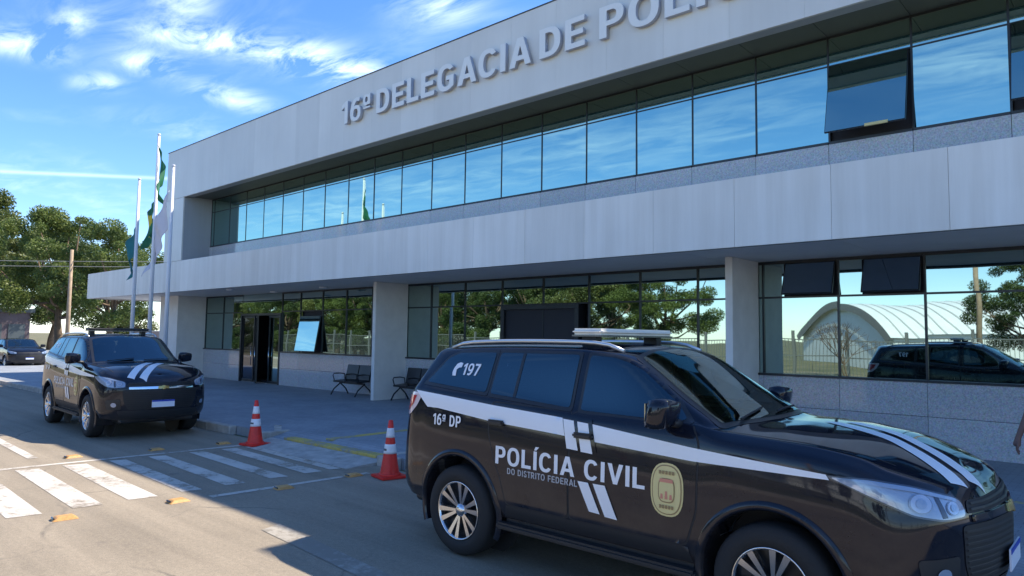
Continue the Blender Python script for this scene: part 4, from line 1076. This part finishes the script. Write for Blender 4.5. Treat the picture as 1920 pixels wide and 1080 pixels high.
for c in suv2.children:
    if c.name.startswith('windshield.'): c.data = c.data.copy(); c.data.materials[0] = MATS['car_glass']
for c in suv.children:
    if c.name.startswith('grille_bar'): c.data = c.data.copy(); c.data.materials[0] = MATS['car_black']
# far hatchback
car3 = thing('parked_car', 'small dark car parked far back at the left edge of the picture', 'car', (-47.2, 10.6, 0))
for c in list(suv.children):
    if c.name.split('.')[0] in ('body', 'chassis', 'window', 'window_frame', 'wheel', 'windshield', 'windshield_frame', 'headlight', 'mirror', 'wheel_arch', 'arch_liner', 'number_plate', 'upper_grille', 'lower_grille', 'door', 'door_gap', 'handle', 'rear_window', 'tail_light'):
        d = c.copy(); COL.objects.link(d); d.parent = car3
        for g in c.children:
            e = g.copy(); COL.objects.link(e); e.parent = d
car3.scale = (.86, .92, .80)
print('suv built')

# ------------------------------------------------------------------ traffic cones
def cone():
    T = thing('traffic_cone', '', 'traffic cone', (0, 0, 0), 0, 'red traffic cones at the dropped kerb')
    bm = bmesh.new(); n = 40; prof = []
    bx(bm, -.20, .20, -.20, .20, .0, .035); bmesh.ops.bevel(bm, geom=bm.edges[:], offset=.012, segments=2, affect='EDGES'); obj('base', fin(bm), 'cone_red', T)
    R0, R1, H = .145, .030, .78
    def rr(h): return R0+(R1-R0)*min(1, (h/H))**.86
    def band(nm, h0, h1, m, ex=0.0, cap=False):
        bm = bmesh.new(); pr = [(rr(h0+(h1-h0)*j/4)+ex, h0+(h1-h0)*j/4) for j in range(5)]
        if ex: pr = [(rr(h0), h0)]+pr+[(rr(h1), h1)]
        if cap: pr += [(rr(h1)*.8, h1+.008), (rr(h1)*.5, h1+.006), (rr(h1)*.45, h1-.03), (.001, h1-.03)]
        lathe(bm, pr, 32); return obj(nm, fin(bm), m, T)
    band('body', .034, H, 'cone_red', 0, True)
    band('collar', .034, .06, 'cone_red', .018)
    band('reflective_band', .33, .46, 'cone_white', .004)
    band('reflective_band', .55, .68, 'cone_white', .004)
    bm = bmesh.new()
    for j in range(10):
        a0, a1 = rad(-150+9*j), rad(-150+9*(j+1)); r = rr(.385)+.0065
        vs = [bm.verts.new((r*math.cos(a)+0, r*math.sin(a), h)) for a, h in ((a0, .37), (a1, .37), (a1, .40), (a0, .40))]; bm.faces.new(vs)
    obj('band_mark', fin(bm), 'frame_grey', T)
    return T
cn = cone(); cn.location = (-11.86, 6.36, .006); cn.rotation_euler.z = rad(8); cn['label'] = 'red and white traffic cone farther back, beside the left SUV'
dup(cn, (-7.93, 6.28, .004), rad(-12), 'red and white traffic cone nearer, just behind the front SUV')

# ------------------------------------------------------------------ benches
def bench(L, n, label, loc):
    T = thing('waiting_bench', label, 'bench', loc, 0, 'black waiting benches')
    for i in range(n):
        w = L/n; x = -L/2+w*(i+.5)
        bm = bmesh.new(); M = Matrix.Translation((x, 0, .45)) @ Matrix.Rotation(rad(4), 4, 'X'); bx(bm, -w/2+.012, w/2-.012, -.26, .20, -.025, .025, M); bmesh.ops.bevel(bm, geom=bm.edges[:], offset=.012, segments=2, affect='EDGES'); obj('seat', fin(bm), 'bench_black', T)
        bm = bmesh.new(); M = Matrix.Translation((x, .24, .70)) @ Matrix.Rotation(rad(-12), 4, 'X'); bx(bm, -w/2+.012, w/2-.012, -.02, .02, -.23, .23, M); bmesh.ops.bevel(bm, geom=bm.edges[:], offset=.012, segments=2, affect='EDGES'); obj('backrest', fin(bm), 'bench_black', T)
    bm = bmesh.new(); bx(bm, -L/2, L/2, -.03, .03, .36, .41); obj('beam', fin(bm), 'bench_black', T)
    for s in [-L/2+.02, L/2-.02]+([0] if n > 2 else []):
        bm = bmesh.new(); tube(bm, [(s, -.32, .03), (s, -.22, .20), (s, 0, .37), (s, .20, .20), (s, .30, .03)], .022, 8); obj('leg', fin(bm), 'bench_black', T)
    for i in range(n+1):
        s = -L/2+L/n*i
        bm = bmesh.new(); tube(bm, [(s, .18, .44), (s, .16, .64), (s, .0, .665), (s, -.22, .655), (s, -.25, .60), (s, -.20, .46)], .016, 8); obj('armrest', fin(bm), 'bench_black', T)
    return T
bench(1.25, 2, 'black metal waiting bench left of the column, by the entrance', (-17.75, 12.55, .152))
bench(1.85, 3, 'black metal waiting bench right of the column, behind the front SUV', (-14.75, 12.7, .152))

# ------------------------------------------------------------------ flagpoles and flags
def pole(x, y, H, label):
    T = thing('flagpole', label, 'flagpole', (x, y, .15), 0, 'white flagpoles in front of the canopy')
    bm = bmesh.new(); tube(bm, [(0, 0, .05), (0, 0, H*.5), (0, 0, H)], [.065, .055, .04], 12); obj('pole', fin(bm), 'pole_white', T)
    bm = bmesh.new(); lathe(bm, [(.001, .0), (.035, .01), (.05, .04), (.035, .07), (.001, .08)], 14, 'Z', (0, 0, H)); obj('finial', fin(bm), 'pole_white', T)
    bm = bmesh.new(); lathe(bm, [(.001, .09), (.16, .09), (.18, .06), (.18, 0)], 20); obj('base', fin(bm), 'pole_white', T)
    bm = bmesh.new(); tube(bm, [(.075, -.03, 1.2), (.055, -.03, H-.05)], .006, 5); obj('rope', fin(bm), 'cone_white', T)
    return T
PX = [(-22.50, 8.0, 6.42), (-21.18, 8.0, 7.55), (-20.05, 8.0, 6.45)]
pole(*PX[0][:2], PX[0][2], 'leftmost white flagpole, with a teal flag'); pole(*PX[1][:2], PX[1][2], 'tallest white flagpole, in the middle, with a green flag'); pole(*PX[2][:2], PX[2][2], 'rightmost white flagpole, with a pale flag')
def flag(name, label, x, y, ztop, wid, hgt, m, dirx=-1, droop=.75, folds=7, emblem=None, seed=0):
    rnd_ = random.Random(seed); nu, nv = 22, 18; bm = bmesh.new(); V = []
    for i in range(nu+1):
        u = i/nu; row = []
        reach = wid*(1-droop)*u; dz = -droop*wid*u
        for j in range(nv+1):
            v = j/nv
            fold = .11*math.sin(u*folds+v*2.2+seed)*(.3+u)+.04*math.sin(u*17+v*5+seed)
            row.append(bm.verts.new((x+dirx*(.08+reach+.06*math.sin(v*4+seed)*u), y+fold, ztop-hgt*v+dz*(1-.25*v))))
        V.append(row)
    me = bpy.data.meshes.new(name)
    for i in range(nu):
        for j in range(nv):
            f = bm.faces.new((V[i][j], V[i+1][j], V[i+1][j+1], V[i][j+1])); f.smooth = True; u, v = (i+.5)/nu, (j+.5)/nv
            if emblem == 'rhomb':
                d = abs(u-.5)/.42+abs(v-.5)/.40
                f.material_index = 2 if math.hypot((u-.5)*1.4, v-.5) < .17 else (1 if d < 1 else 0)
            elif emblem == 'cross':
                f.material_index = 1 if (abs(u-.5) < .10 or abs(v-.5) < .10) and abs(u-.5) < .3 and abs(v-.5) < .3 else 0
    bmesh.ops.recalc_face_normals(bm, faces=bm.faces); bm.to_mesh(me); bm.free()
    me.materials.append(MATS[m])
    if emblem == 'rhomb': me.materials.append(MATS['flag_yellow']); me.materials.append(MATS['flag_blue'])
    if emblem == 'cross': me.materials.append(MATS['flag_green'])
    o = obj(name, me); tag(o, label, 'flag', 'flags on the three poles'); s = o.modifiers.new('s', 'SOLIDIFY'); s.thickness = .004
    return o
flag('flag', 'teal flag hanging limp from the leftmost pole', PX[0][0], 8.0, 5.35, 1.7, 1.0, 'flag_teal', -1, .62, 6, None, 1)
flag('flag', 'green flag with yellow and blue drooping low on the tallest pole', PX[1][0], 8.0, 5.85, 1.2, .95, 'flag_green', -1, .62, 7, 'rhomb', 2)
flag('flag', 'pale grey flag slung down to the left from the rightmost pole', PX[2][0], 7.95, 5.95, 3.1, 1.1, 'flag_white', -1, .55, 5, None, 3)
o = flag('flag', 'narrow dark green flag folded against the top of the tallest pole', PX[1][0], 8.03, 7.42, 1.5, .95, 'flag_green', 1, .80, 6, None, 5)

# ------------------------------------------------------------------ trees
def crown_mesh(seed, blobs, n, size, flat=.75):
    R = np.random.RandomState(seed); vs = []; fs = []
    B_ = np.array(blobs, float); w = B_[:, 3]**2; w /= w.sum()
    idx = R.choice(len(B_), n, p=w)
    d = R.normal(size=(n, 3)); d /= np.linalg.norm(d, axis=1)[:, None]; rr = B_[idx, 3]*(R.uniform(.2, 1.0, n)**.6*1.08)
    C = B_[idx, :3]+d*rr[:, None]*np.array([1, 1, flat])
    a = R.normal(size=(n, 3)); a /= np.linalg.norm(a, axis=1)[:, None]; b = np.cross(a, R.normal(size=(n, 3))); b /= np.linalg.norm(b, axis=1)[:, None]
    s = size*R.uniform(.6, 1.35, n)[:, None]
    P = np.stack([C-a*s, C+b*s*.45, C+a*s, C-b*s*.45], 1).reshape(-1, 3)
    me = bpy.data.meshes.new('crown'); me.from_pydata(P.tolist(), [], [(4*i, 4*i+1, 4*i+2, 4*i+3) for i in range(n)]); return me
def trunk_mesh(seed, H, r, blobs, lean=.1):
    R = random.Random(seed); bm = bmesh.new(); top = Vector((R.uniform(-lean, lean)*H, R.uniform(-lean, lean)*H, H))
    mid = top*.5+Vector((R.uniform(-.2, .2), R.uniform(-.2, .2), 0)); tube(bm, [(0, 0, -.2), mid*.5+Vector((0.05, 0, 0)), mid, top], [r*1.25, r, r*.8, r*.45], 9)
    for (x, y, z, q) in blobs:
        s = mid.lerp(top, R.uniform(0, 1)); e = Vector((x, y, z)); m_ = s.lerp(e, .5)+Vector((R.uniform(-.3, .3), R.uniform(-.3, .3), -.3))
        tube(bm, [s, m_, e], [r*.42, r*.28, r*.10], 6)
    me = bpy.data.meshes.new('trunk'); fin(bm).to_mesh(me); bm.free(); return me
def blobs_rand(seed, H0, H1, spread, n, r0, r1):
    R = random.Random(seed); out = []
    for i in range(n):
        a = R.uniform(0, 6.28); t = R.random(); z = H0+(H1-H0)*t; k = math.sin(math.pi*(.18+.72*t)); d = spread*k*math.sqrt(R.random())
        out.append((d*math.cos(a), d*math.sin(a), z, R.uniform(r0, r1)))
    return out
VAR = []
for sd_, (h0, h1, sp, nb, r0, r1, nl, ls) in enumerate([(3.0, 8.2, 4.8, 70, .3, .95, 52000, .075), (2.2, 7.8, 4.2, 62, .3, .9, 46000, .075), (2.4, 8.6, 4.0, 60, .3, .9, 44000, .075), (.7, 3.2, 2.2, 22, .35, .75, 20000, .07)]):
    bl = blobs_rand(10+sd_, h0, h1, sp, nb, r0, r1); VAR.append((crown_mesh(20+sd_, bl, nl, ls), trunk_mesh(30+sd_, h0+1.2, .22, bl[:16]), {}))
def tree(x, y, v, s, rz, label, m, group, sz=None):
    T = thing('tree', label, 'tree', (x, y, -.02), rz, group); T.scale = (s, s, sz or s); cm, tm, _ = VAR[v]
    if m not in _: c2 = cm.copy(); c2.materials.clear(); c2.materials.append(MATS[m]); _[m] = c2
    obj('crown', _[m], None, T)
    if not tm.materials: tm.materials.append(MATS['bark'])
    obj('trunk', tm, None, T)
gA = 'trees behind the far end of the building'
tree(-62.5, 17.0, 0, 1.32, .4, 'tall full-crowned tree left of the flagpoles, above the utility pole', 'leaf_green', gA)
tree(-76, 13.2, 1, 1.78, 1.9, 'tree cut by the left edge of the picture', 'leaf_olive', gA)
tree(-57.5, 19.0, 2, 1.15, 2.7, 'lower tree just left of the leftmost flagpole', 'leaf_green', gA)
tree(-80, 21.0, 1, 1.5, 3.9, 'darker tree between the two largest crowns', 'leaf_deep', gA)
tree(-62, 30.0, 3, 1.35, 1.0, 'low bushy tree seen under the canopy between the poles', 'leaf_green', gA)
tree(-95, 33, 3, 1.6, 2.0, 'far low bushy tree seen through the open canopy', 'leaf_olive', gA)
# the opposite side of the street, seen in the mirrored glass
gB = 'trees across the street, mirrored in the ground floor glass'
Rn = random.Random(9)
lbs = ['first', 'second', 'third', 'fourth', 'fifth', 'sixth', 'seventh', 'eighth', 'ninth', 'tenth', 'eleventh', 'twelfth', 'thirteenth', 'fourteenth']
for i in range(14):
    x = -23.5-5.6*i-(i > 8)*(i-8)*2
    tree(x+Rn.uniform(-.8, .8), -14.5+Rn.uniform(-1.5, 1.5), i % 3, .92+Rn.uniform(-.06, .06), Rn.uniform(0, 6), lbs[i]+' tree across the street counting from the white hall, mirrored in the glass', ['leaf_green', 'leaf_deep', 'leaf_olive'][(i*2) % 3], gB)
for i in range(9):
    tree(-33-9.5*i+Rn.uniform(-1.5, 1.5), -22+Rn.uniform(-1.5, 1.5), (i+1) % 3, 1.05+Rn.uniform(-.08, .08), Rn.uniform(0, 6), lbs[i]+' taller tree of the back row across the street, counting from the white hall', ['leaf_deep', 'leaf_green'][i % 2], 'back row of trees across the street')
gC = 'bushes along the fence across the street'
for i in range(12):
    x = -23-5.2*i
    tree(x, -11.6+Rn.uniform(-.5, .5), 3, .85+Rn.uniform(-.1, .1), Rn.uniform(0, 6), lbs[i]+' leafy bush behind the fence across the street, counting from the white hall', ['leaf_deep', 'leaf_green'][i % 2], gC)
tree(-4.2, -17.5, 2, .74, 1.0, 'small tree right of the white hall, mirrored at the right edge', 'leaf_deep', gB)
tree(7, -24, 0, .75, 2.2, 'tree across the street behind the viewer, right of the small one', 'leaf_green', gB)

# across the street: verge, fence, shed, pole
box('opposite_sidewalk', -120, 60, -5.2, -2.75, -.3, .14, 'dry_grass')['kind'] = 'structure'
box('opposite_kerb', -120, 60, -2.75, -2.6, -.1, .145, 'kerb_concrete')['kind'] = 'structure'
FN_ = thing('fence', 'grey metal fence across the street, mirrored in the ground floor glass', 'fence', (-12, -8, 0))
bm = bmesh.new(); x = -60
while x < 22:
    bx(bm, x, x+.02, -8.0, -7.98, .3, 2.05); x += .16
pk = obj('picket', fin(bm), 'fence_grey', FN_, world=True); pk['kind'] = 'stuff'
for z in (.35, 1.2, 2.0): cbox('rail', -60, 22, -8.02, -7.96, z, z+.05, 'fence_grey', FN_)
x = -12.72-2.45*19
while x < 22: cbox('post', x-.06, x+.06, -8.06, -7.94, 0, 2.45, 'fence_grey', FN_); x += 2.45
# gate frame post near the shed
SH = thing('shed', 'white barrel-roofed hall across the street, mirrored in the right windows', 'building', (-19.0, -36, 0), rad(50))
def arch(W_, H0, H1, L, n=24):
    pts = []
    for j in range(n+1):
        t = -1+2*j/n; pts.append((t*W_/2, H0+(H1-H0)*(1-t*t)))
    return pts
AP = arch(17.0, 2.3, 5.1, 24)
bm = bmesh.new(); f0 = [bm.verts.new((x, 0, z)) for x, z in AP]; bb = [bm.verts.new((AP[-1][0], 0, 0)), bm.verts.new((AP[0][0], 0, 0))]; bm.faces.new(f0+bb); obj('front_wall', fin(bm), 'shed_white', SH)
bm = bmesh.new()
for y0, y1 in ((-.35, -21),):
    a = [bm.verts.new((x*1.03, .35, z+.06)) for x, z in AP]; b = [bm.verts.new((x*1.03, y1, z+.06)) for x, z in AP]
    for j in range(len(a)-1): f = bm.faces.new((a[j], a[j+1], b[j+1], b[j])); f.smooth = True
o = obj('roof', fin(bm), 'shed_white', SH)
for j in range(21):
    bm = bmesh.new(); yy = -.6-j
    a = [bm.verts.new((x*1.035, yy, z+.10)) for x, z in AP]; b = [bm.verts.new((x*1.035, yy-.12, z+.10)) for x, z in AP]
    for q in range(len(a)-1): bm.faces.new((a[q], a[q+1], b[q+1], b[q]))
    obj('roof_rib', fin(bm), 'shed_rib', o)
bm = bmesh.new()
a = [bm.verts.new((x*1.04, .40, z+.10)) for x, z in AP]; b = [bm.verts.new((x*1.0, .40, z-.45)) for x, z in AP]
for q in range(len(a)-1): bm.faces.new((a[q], a[q+1], b[q+1], b[q]))
obj('eave_trim', fin(bm), 'shed_trim', SH)
for s in (-1, 1): 
    bm = bmesh.new(); bx(bm, s*8.4-.05, s*8.4+.05, -21, 0, 0, 2.3); obj('side_wall', fin(bm), 'shed_white', SH)
# bare shrub in front of the shed
bm = bmesh.new(); R = random.Random(3)
def br(p, d, l, r, k):
    e = p+d*l; tube(bm, [p, p.lerp(e, .5)+Vector((R.uniform(-.05, .05),)*3)*l, e], [r, r*.8, r*.6], 4, False)
    if k:
        for _ in range(3): br(e, (d+Vector((R.uniform(-.8, .8), R.uniform(-.8, .8), R.uniform(-.3, .5)))).normalized(), l*.75, r*.6, k-1)
for _ in range(3): br(Vector((0, 0, 0)), Vector((R.uniform(-.5, .5), R.uniform(-.4, .4), 1)).normalized(), 1.0, .045, 4)
o = obj('bare_shrub', fin(bm), 'bark'); o.location = (-9.8, -6.6, 0); tag(o, 'leafless branching shrub mirrored in the right windows before the white hall', 'shrub')
def upole(x, y, H, label, arm=True):
    T = thing('utility_pole', label, 'utility pole', (x, y, 0), 0, 'wooden utility poles')
    bm = bmesh.new(); tube(bm, [(0, 0, -.1), (0, 0, H)], [.13, .09], 12); obj('pole', fin(bm), 'wood_pole', T)
    if not arm: return T
    bm = bmesh.new(); bx(bm, -.06, .06, -1.0, 1.0, H-.5, H-.38); obj('crossarm', fin(bm), 'wood_pole', T)
    for q in (-.8, 0, .8):
        bm = bmesh.new(); lathe(bm, [(.001, 0), (.04, 0), (.06, .05), (.03, .12), (.001, .13)], 8, 'Z', (0, q, H-.38)); obj('insulator', fin(bm), 'cone_white', T)
    return T
upole(-5.3, -9.2, 7.2, 'utility pole across the street, mirrored in the right windows')
upole(-46.0, 12.9, 6.7, 'brown utility pole before the trees at left', False)
for i, (z, lb) in enumerate(((5.72, 'lower overhead wire crossing the trees at left'), (6.02, 'upper overhead wire crossing the trees at left'))):
    bm = bmesh.new(); pts = [(-46+.743*t, 12.9+.669*t, z+.0006*t*t+.006*t) for t in [-30+4*j for j in range(17)]]
    tube(bm, pts, .02, 5); o = obj('overhead_wire', fin(bm), 'wire_sunlit'); tag(o, lb, 'wire')
# brown building + low wall at the far left
BB = thing('brown_building', 'low brown building with flat roof at the far left edge', 'building', (-84, 15, 0))
box('wall', -95, -78.2, 13.0, 18.8, 0, 3.7, 'wall_brown', BB); box('roof', -95.3, -77.9, 12.7, 19.1, 3.702, 4.05, 'frame_grey', BB)
for y in (13.5, 15.3, 17.1): cbox('shutter', -78.198, -78.14, y, y+1.3, .2, 2.6, 'frame_grey', BB, .01)
LW = thing('low_wall', 'low pinkish boundary wall seen beyond the canopy', 'wall', (-70, 31, 0))
for i in range(14): cbox('wall_panel', -96+4*i+.01, -92+4*i-.01, 33, 33.2, 0, 2.1, 'wall_pink', LW)
cbox('coping', -96, -40, 32.95, 33.25, 2.102, 2.2, 'cone_white', LW)

# ------------------------------------------------------------------ person's arm and hand at the right edge
P_ = thing('person', 'dark-clothed person at the right edge, only the hanging forearm and hand in view', 'person', (-.68, 9.0, .15))
def skinned(name, chains, m, par, sub=2, root=0):
    bm = bmesh.new(); lay = bm.verts.layers.skin.verify(); V = {}
    for ch in chains:
        prev = None
        for key, co, r in ch:
            if key not in V:
                v = bm.verts.new(co); V[key] = v; rr_ = r if isinstance(r, tuple) else (r, r); v[lay].radius = rr_; v[lay].use_root = len(V) == 1
            if prev is not None and bm.edges.get((V[prev], V[key])) is None: bm.edges.new((V[prev], V[key]))
            prev = key
    o = obj(name, bm, m, par); k = o.modifiers.new('skin', 'SKIN'); k.use_smooth_shade = True
    q = o.modifiers.new('sub', 'SUBSURF'); q.levels = sub; q.render_levels = sub; return o
J = {}
sp = [('pel', (0, 0, .93), (.15, .11)), ('wst', (0, 0, 1.07), (.13, .10)), ('chs', (0, 0, 1.26), (.155, .11)), ('nk0', (0, .01, 1.42), (.07, .07)), ('nk1', (0, .0, 1.50), (.055, .055)), ('hd0', (0, -.015, 1.56), (.075, .085)), ('hd1', (0, -.01, 1.65), (.082, .098)), ('hd2', (0, 0, 1.72), (.055, .065))]
chains = [sp]
for s in (-1, 1):
    hx = s*.34 if s < 0 else .27
    chains.append([('pel', (0, 0, .93), .13), ('hip%d' % s, (s*.10, 0, .88), .095), ('kne%d' % s, (s*.11, -.015, .48), .060), ('ank%d' % s, (s*.115, .02, .09), .040), ('toe%d' % s, (s*.13, -.14, .035), .035)])
    chains.append([('chs', (0, 0, 1.26), .15), ('sh%d' % s, (s*.185, 0, 1.38), .062), ('el%d' % s, (s*.255, .02, 1.10), .043), ('wr%d' % s, (hx, -.03, .86), .028), ('pm%d' % s, (hx+s*.01, -.045, .80), (.026, .038)), ('pk%d' % s, (hx+s*.012, -.05, .765), (.020, .038))])
skinned('body', chains, 'skin', P_)
for s in (-1, 1):
    hx = s*.34 if s < 0 else .27; hx += s*.012
    for i, (dy, L) in enumerate(((-.030, .070), (-.010, .080), (.010, .075), (.029, .058))):
        skinned('finger', [[('a', (hx, -.05+dy, .775), .0095), ('b', (hx-s*.002, -.05+dy*1.1, .77-L*.45), .0088), ('c', (hx-s*.012, -.052+dy*1.1, .77-L*.8), .008), ('d', (hx-s*.022, -.052+dy*1.05, .77-L), .007)]], 'skin', P_, 1)
    skinned('thumb', [[('a', (hx-s*.006, -.065, .82), .012), ('b', (hx-s*.014, -.10, .79), .0105), ('c', (hx-s*.02, -.112, .755), .009)]], 'skin', P_, 1)
sl = [[('a', (0, 0, .93), (.165, .125)), ('b', (0, 0, 1.07), (.15, .118)), ('c', (0, 0, 1.26), (.172, .125)), ('d', (0, .005, 1.40), (.095, .085))]]
for s in (-1, 1): sl.append([('c', (0, 0, 1.26), .17), ('s%d' % s, (s*.185, 0, 1.38), .078), ('e%d' % s, (s*.235, .012, 1.19), .062)])
skinned('shirt', sl, 'cloth_dark', P_)
tr_ = [[('a', (0, 0, .98), (.155, .12)), ('b', (0, 0, .90), (.15, .12))]]
for s in (-1, 1): tr_.append([('b', (0, 0, .90), .14), ('h%d' % s, (s*.10, 0, .84), .11), ('k%d' % s, (s*.11, -.01, .48), .078), ('n%d' % s, (s*.115, .02, .10), .065)])
skinned('trousers', tr_, 'frame_grey', P_)
skinned('hair', [[('a', (0, .035, 1.66), (.085, .085)), ('b', (0, .02, 1.725), (.075, .08))]], 'rubber_black', P_)
for s in (-1, 1):
    skinned('shoe', [[('a', (s*.115, .05, .05), .045), ('b', (s*.125, -.06, .045), .045), ('c', (s*.135, -.17, .035), .035)]], 'rubber_black', P_, 1)
    bm = bmesh.new(); bmesh.ops.create_uvsphere(bm, u_segments=12, v_segments=8, radius=.012); o = obj('eye', bm, 'cone_white', P_); o.location = (s*.032, -.098, 1.635)
skinned('nose', [[('a', (0, -.10, 1.64), .010), ('b', (0, -.118, 1.60), .014)]], 'skin', P_, 1)
print('done')
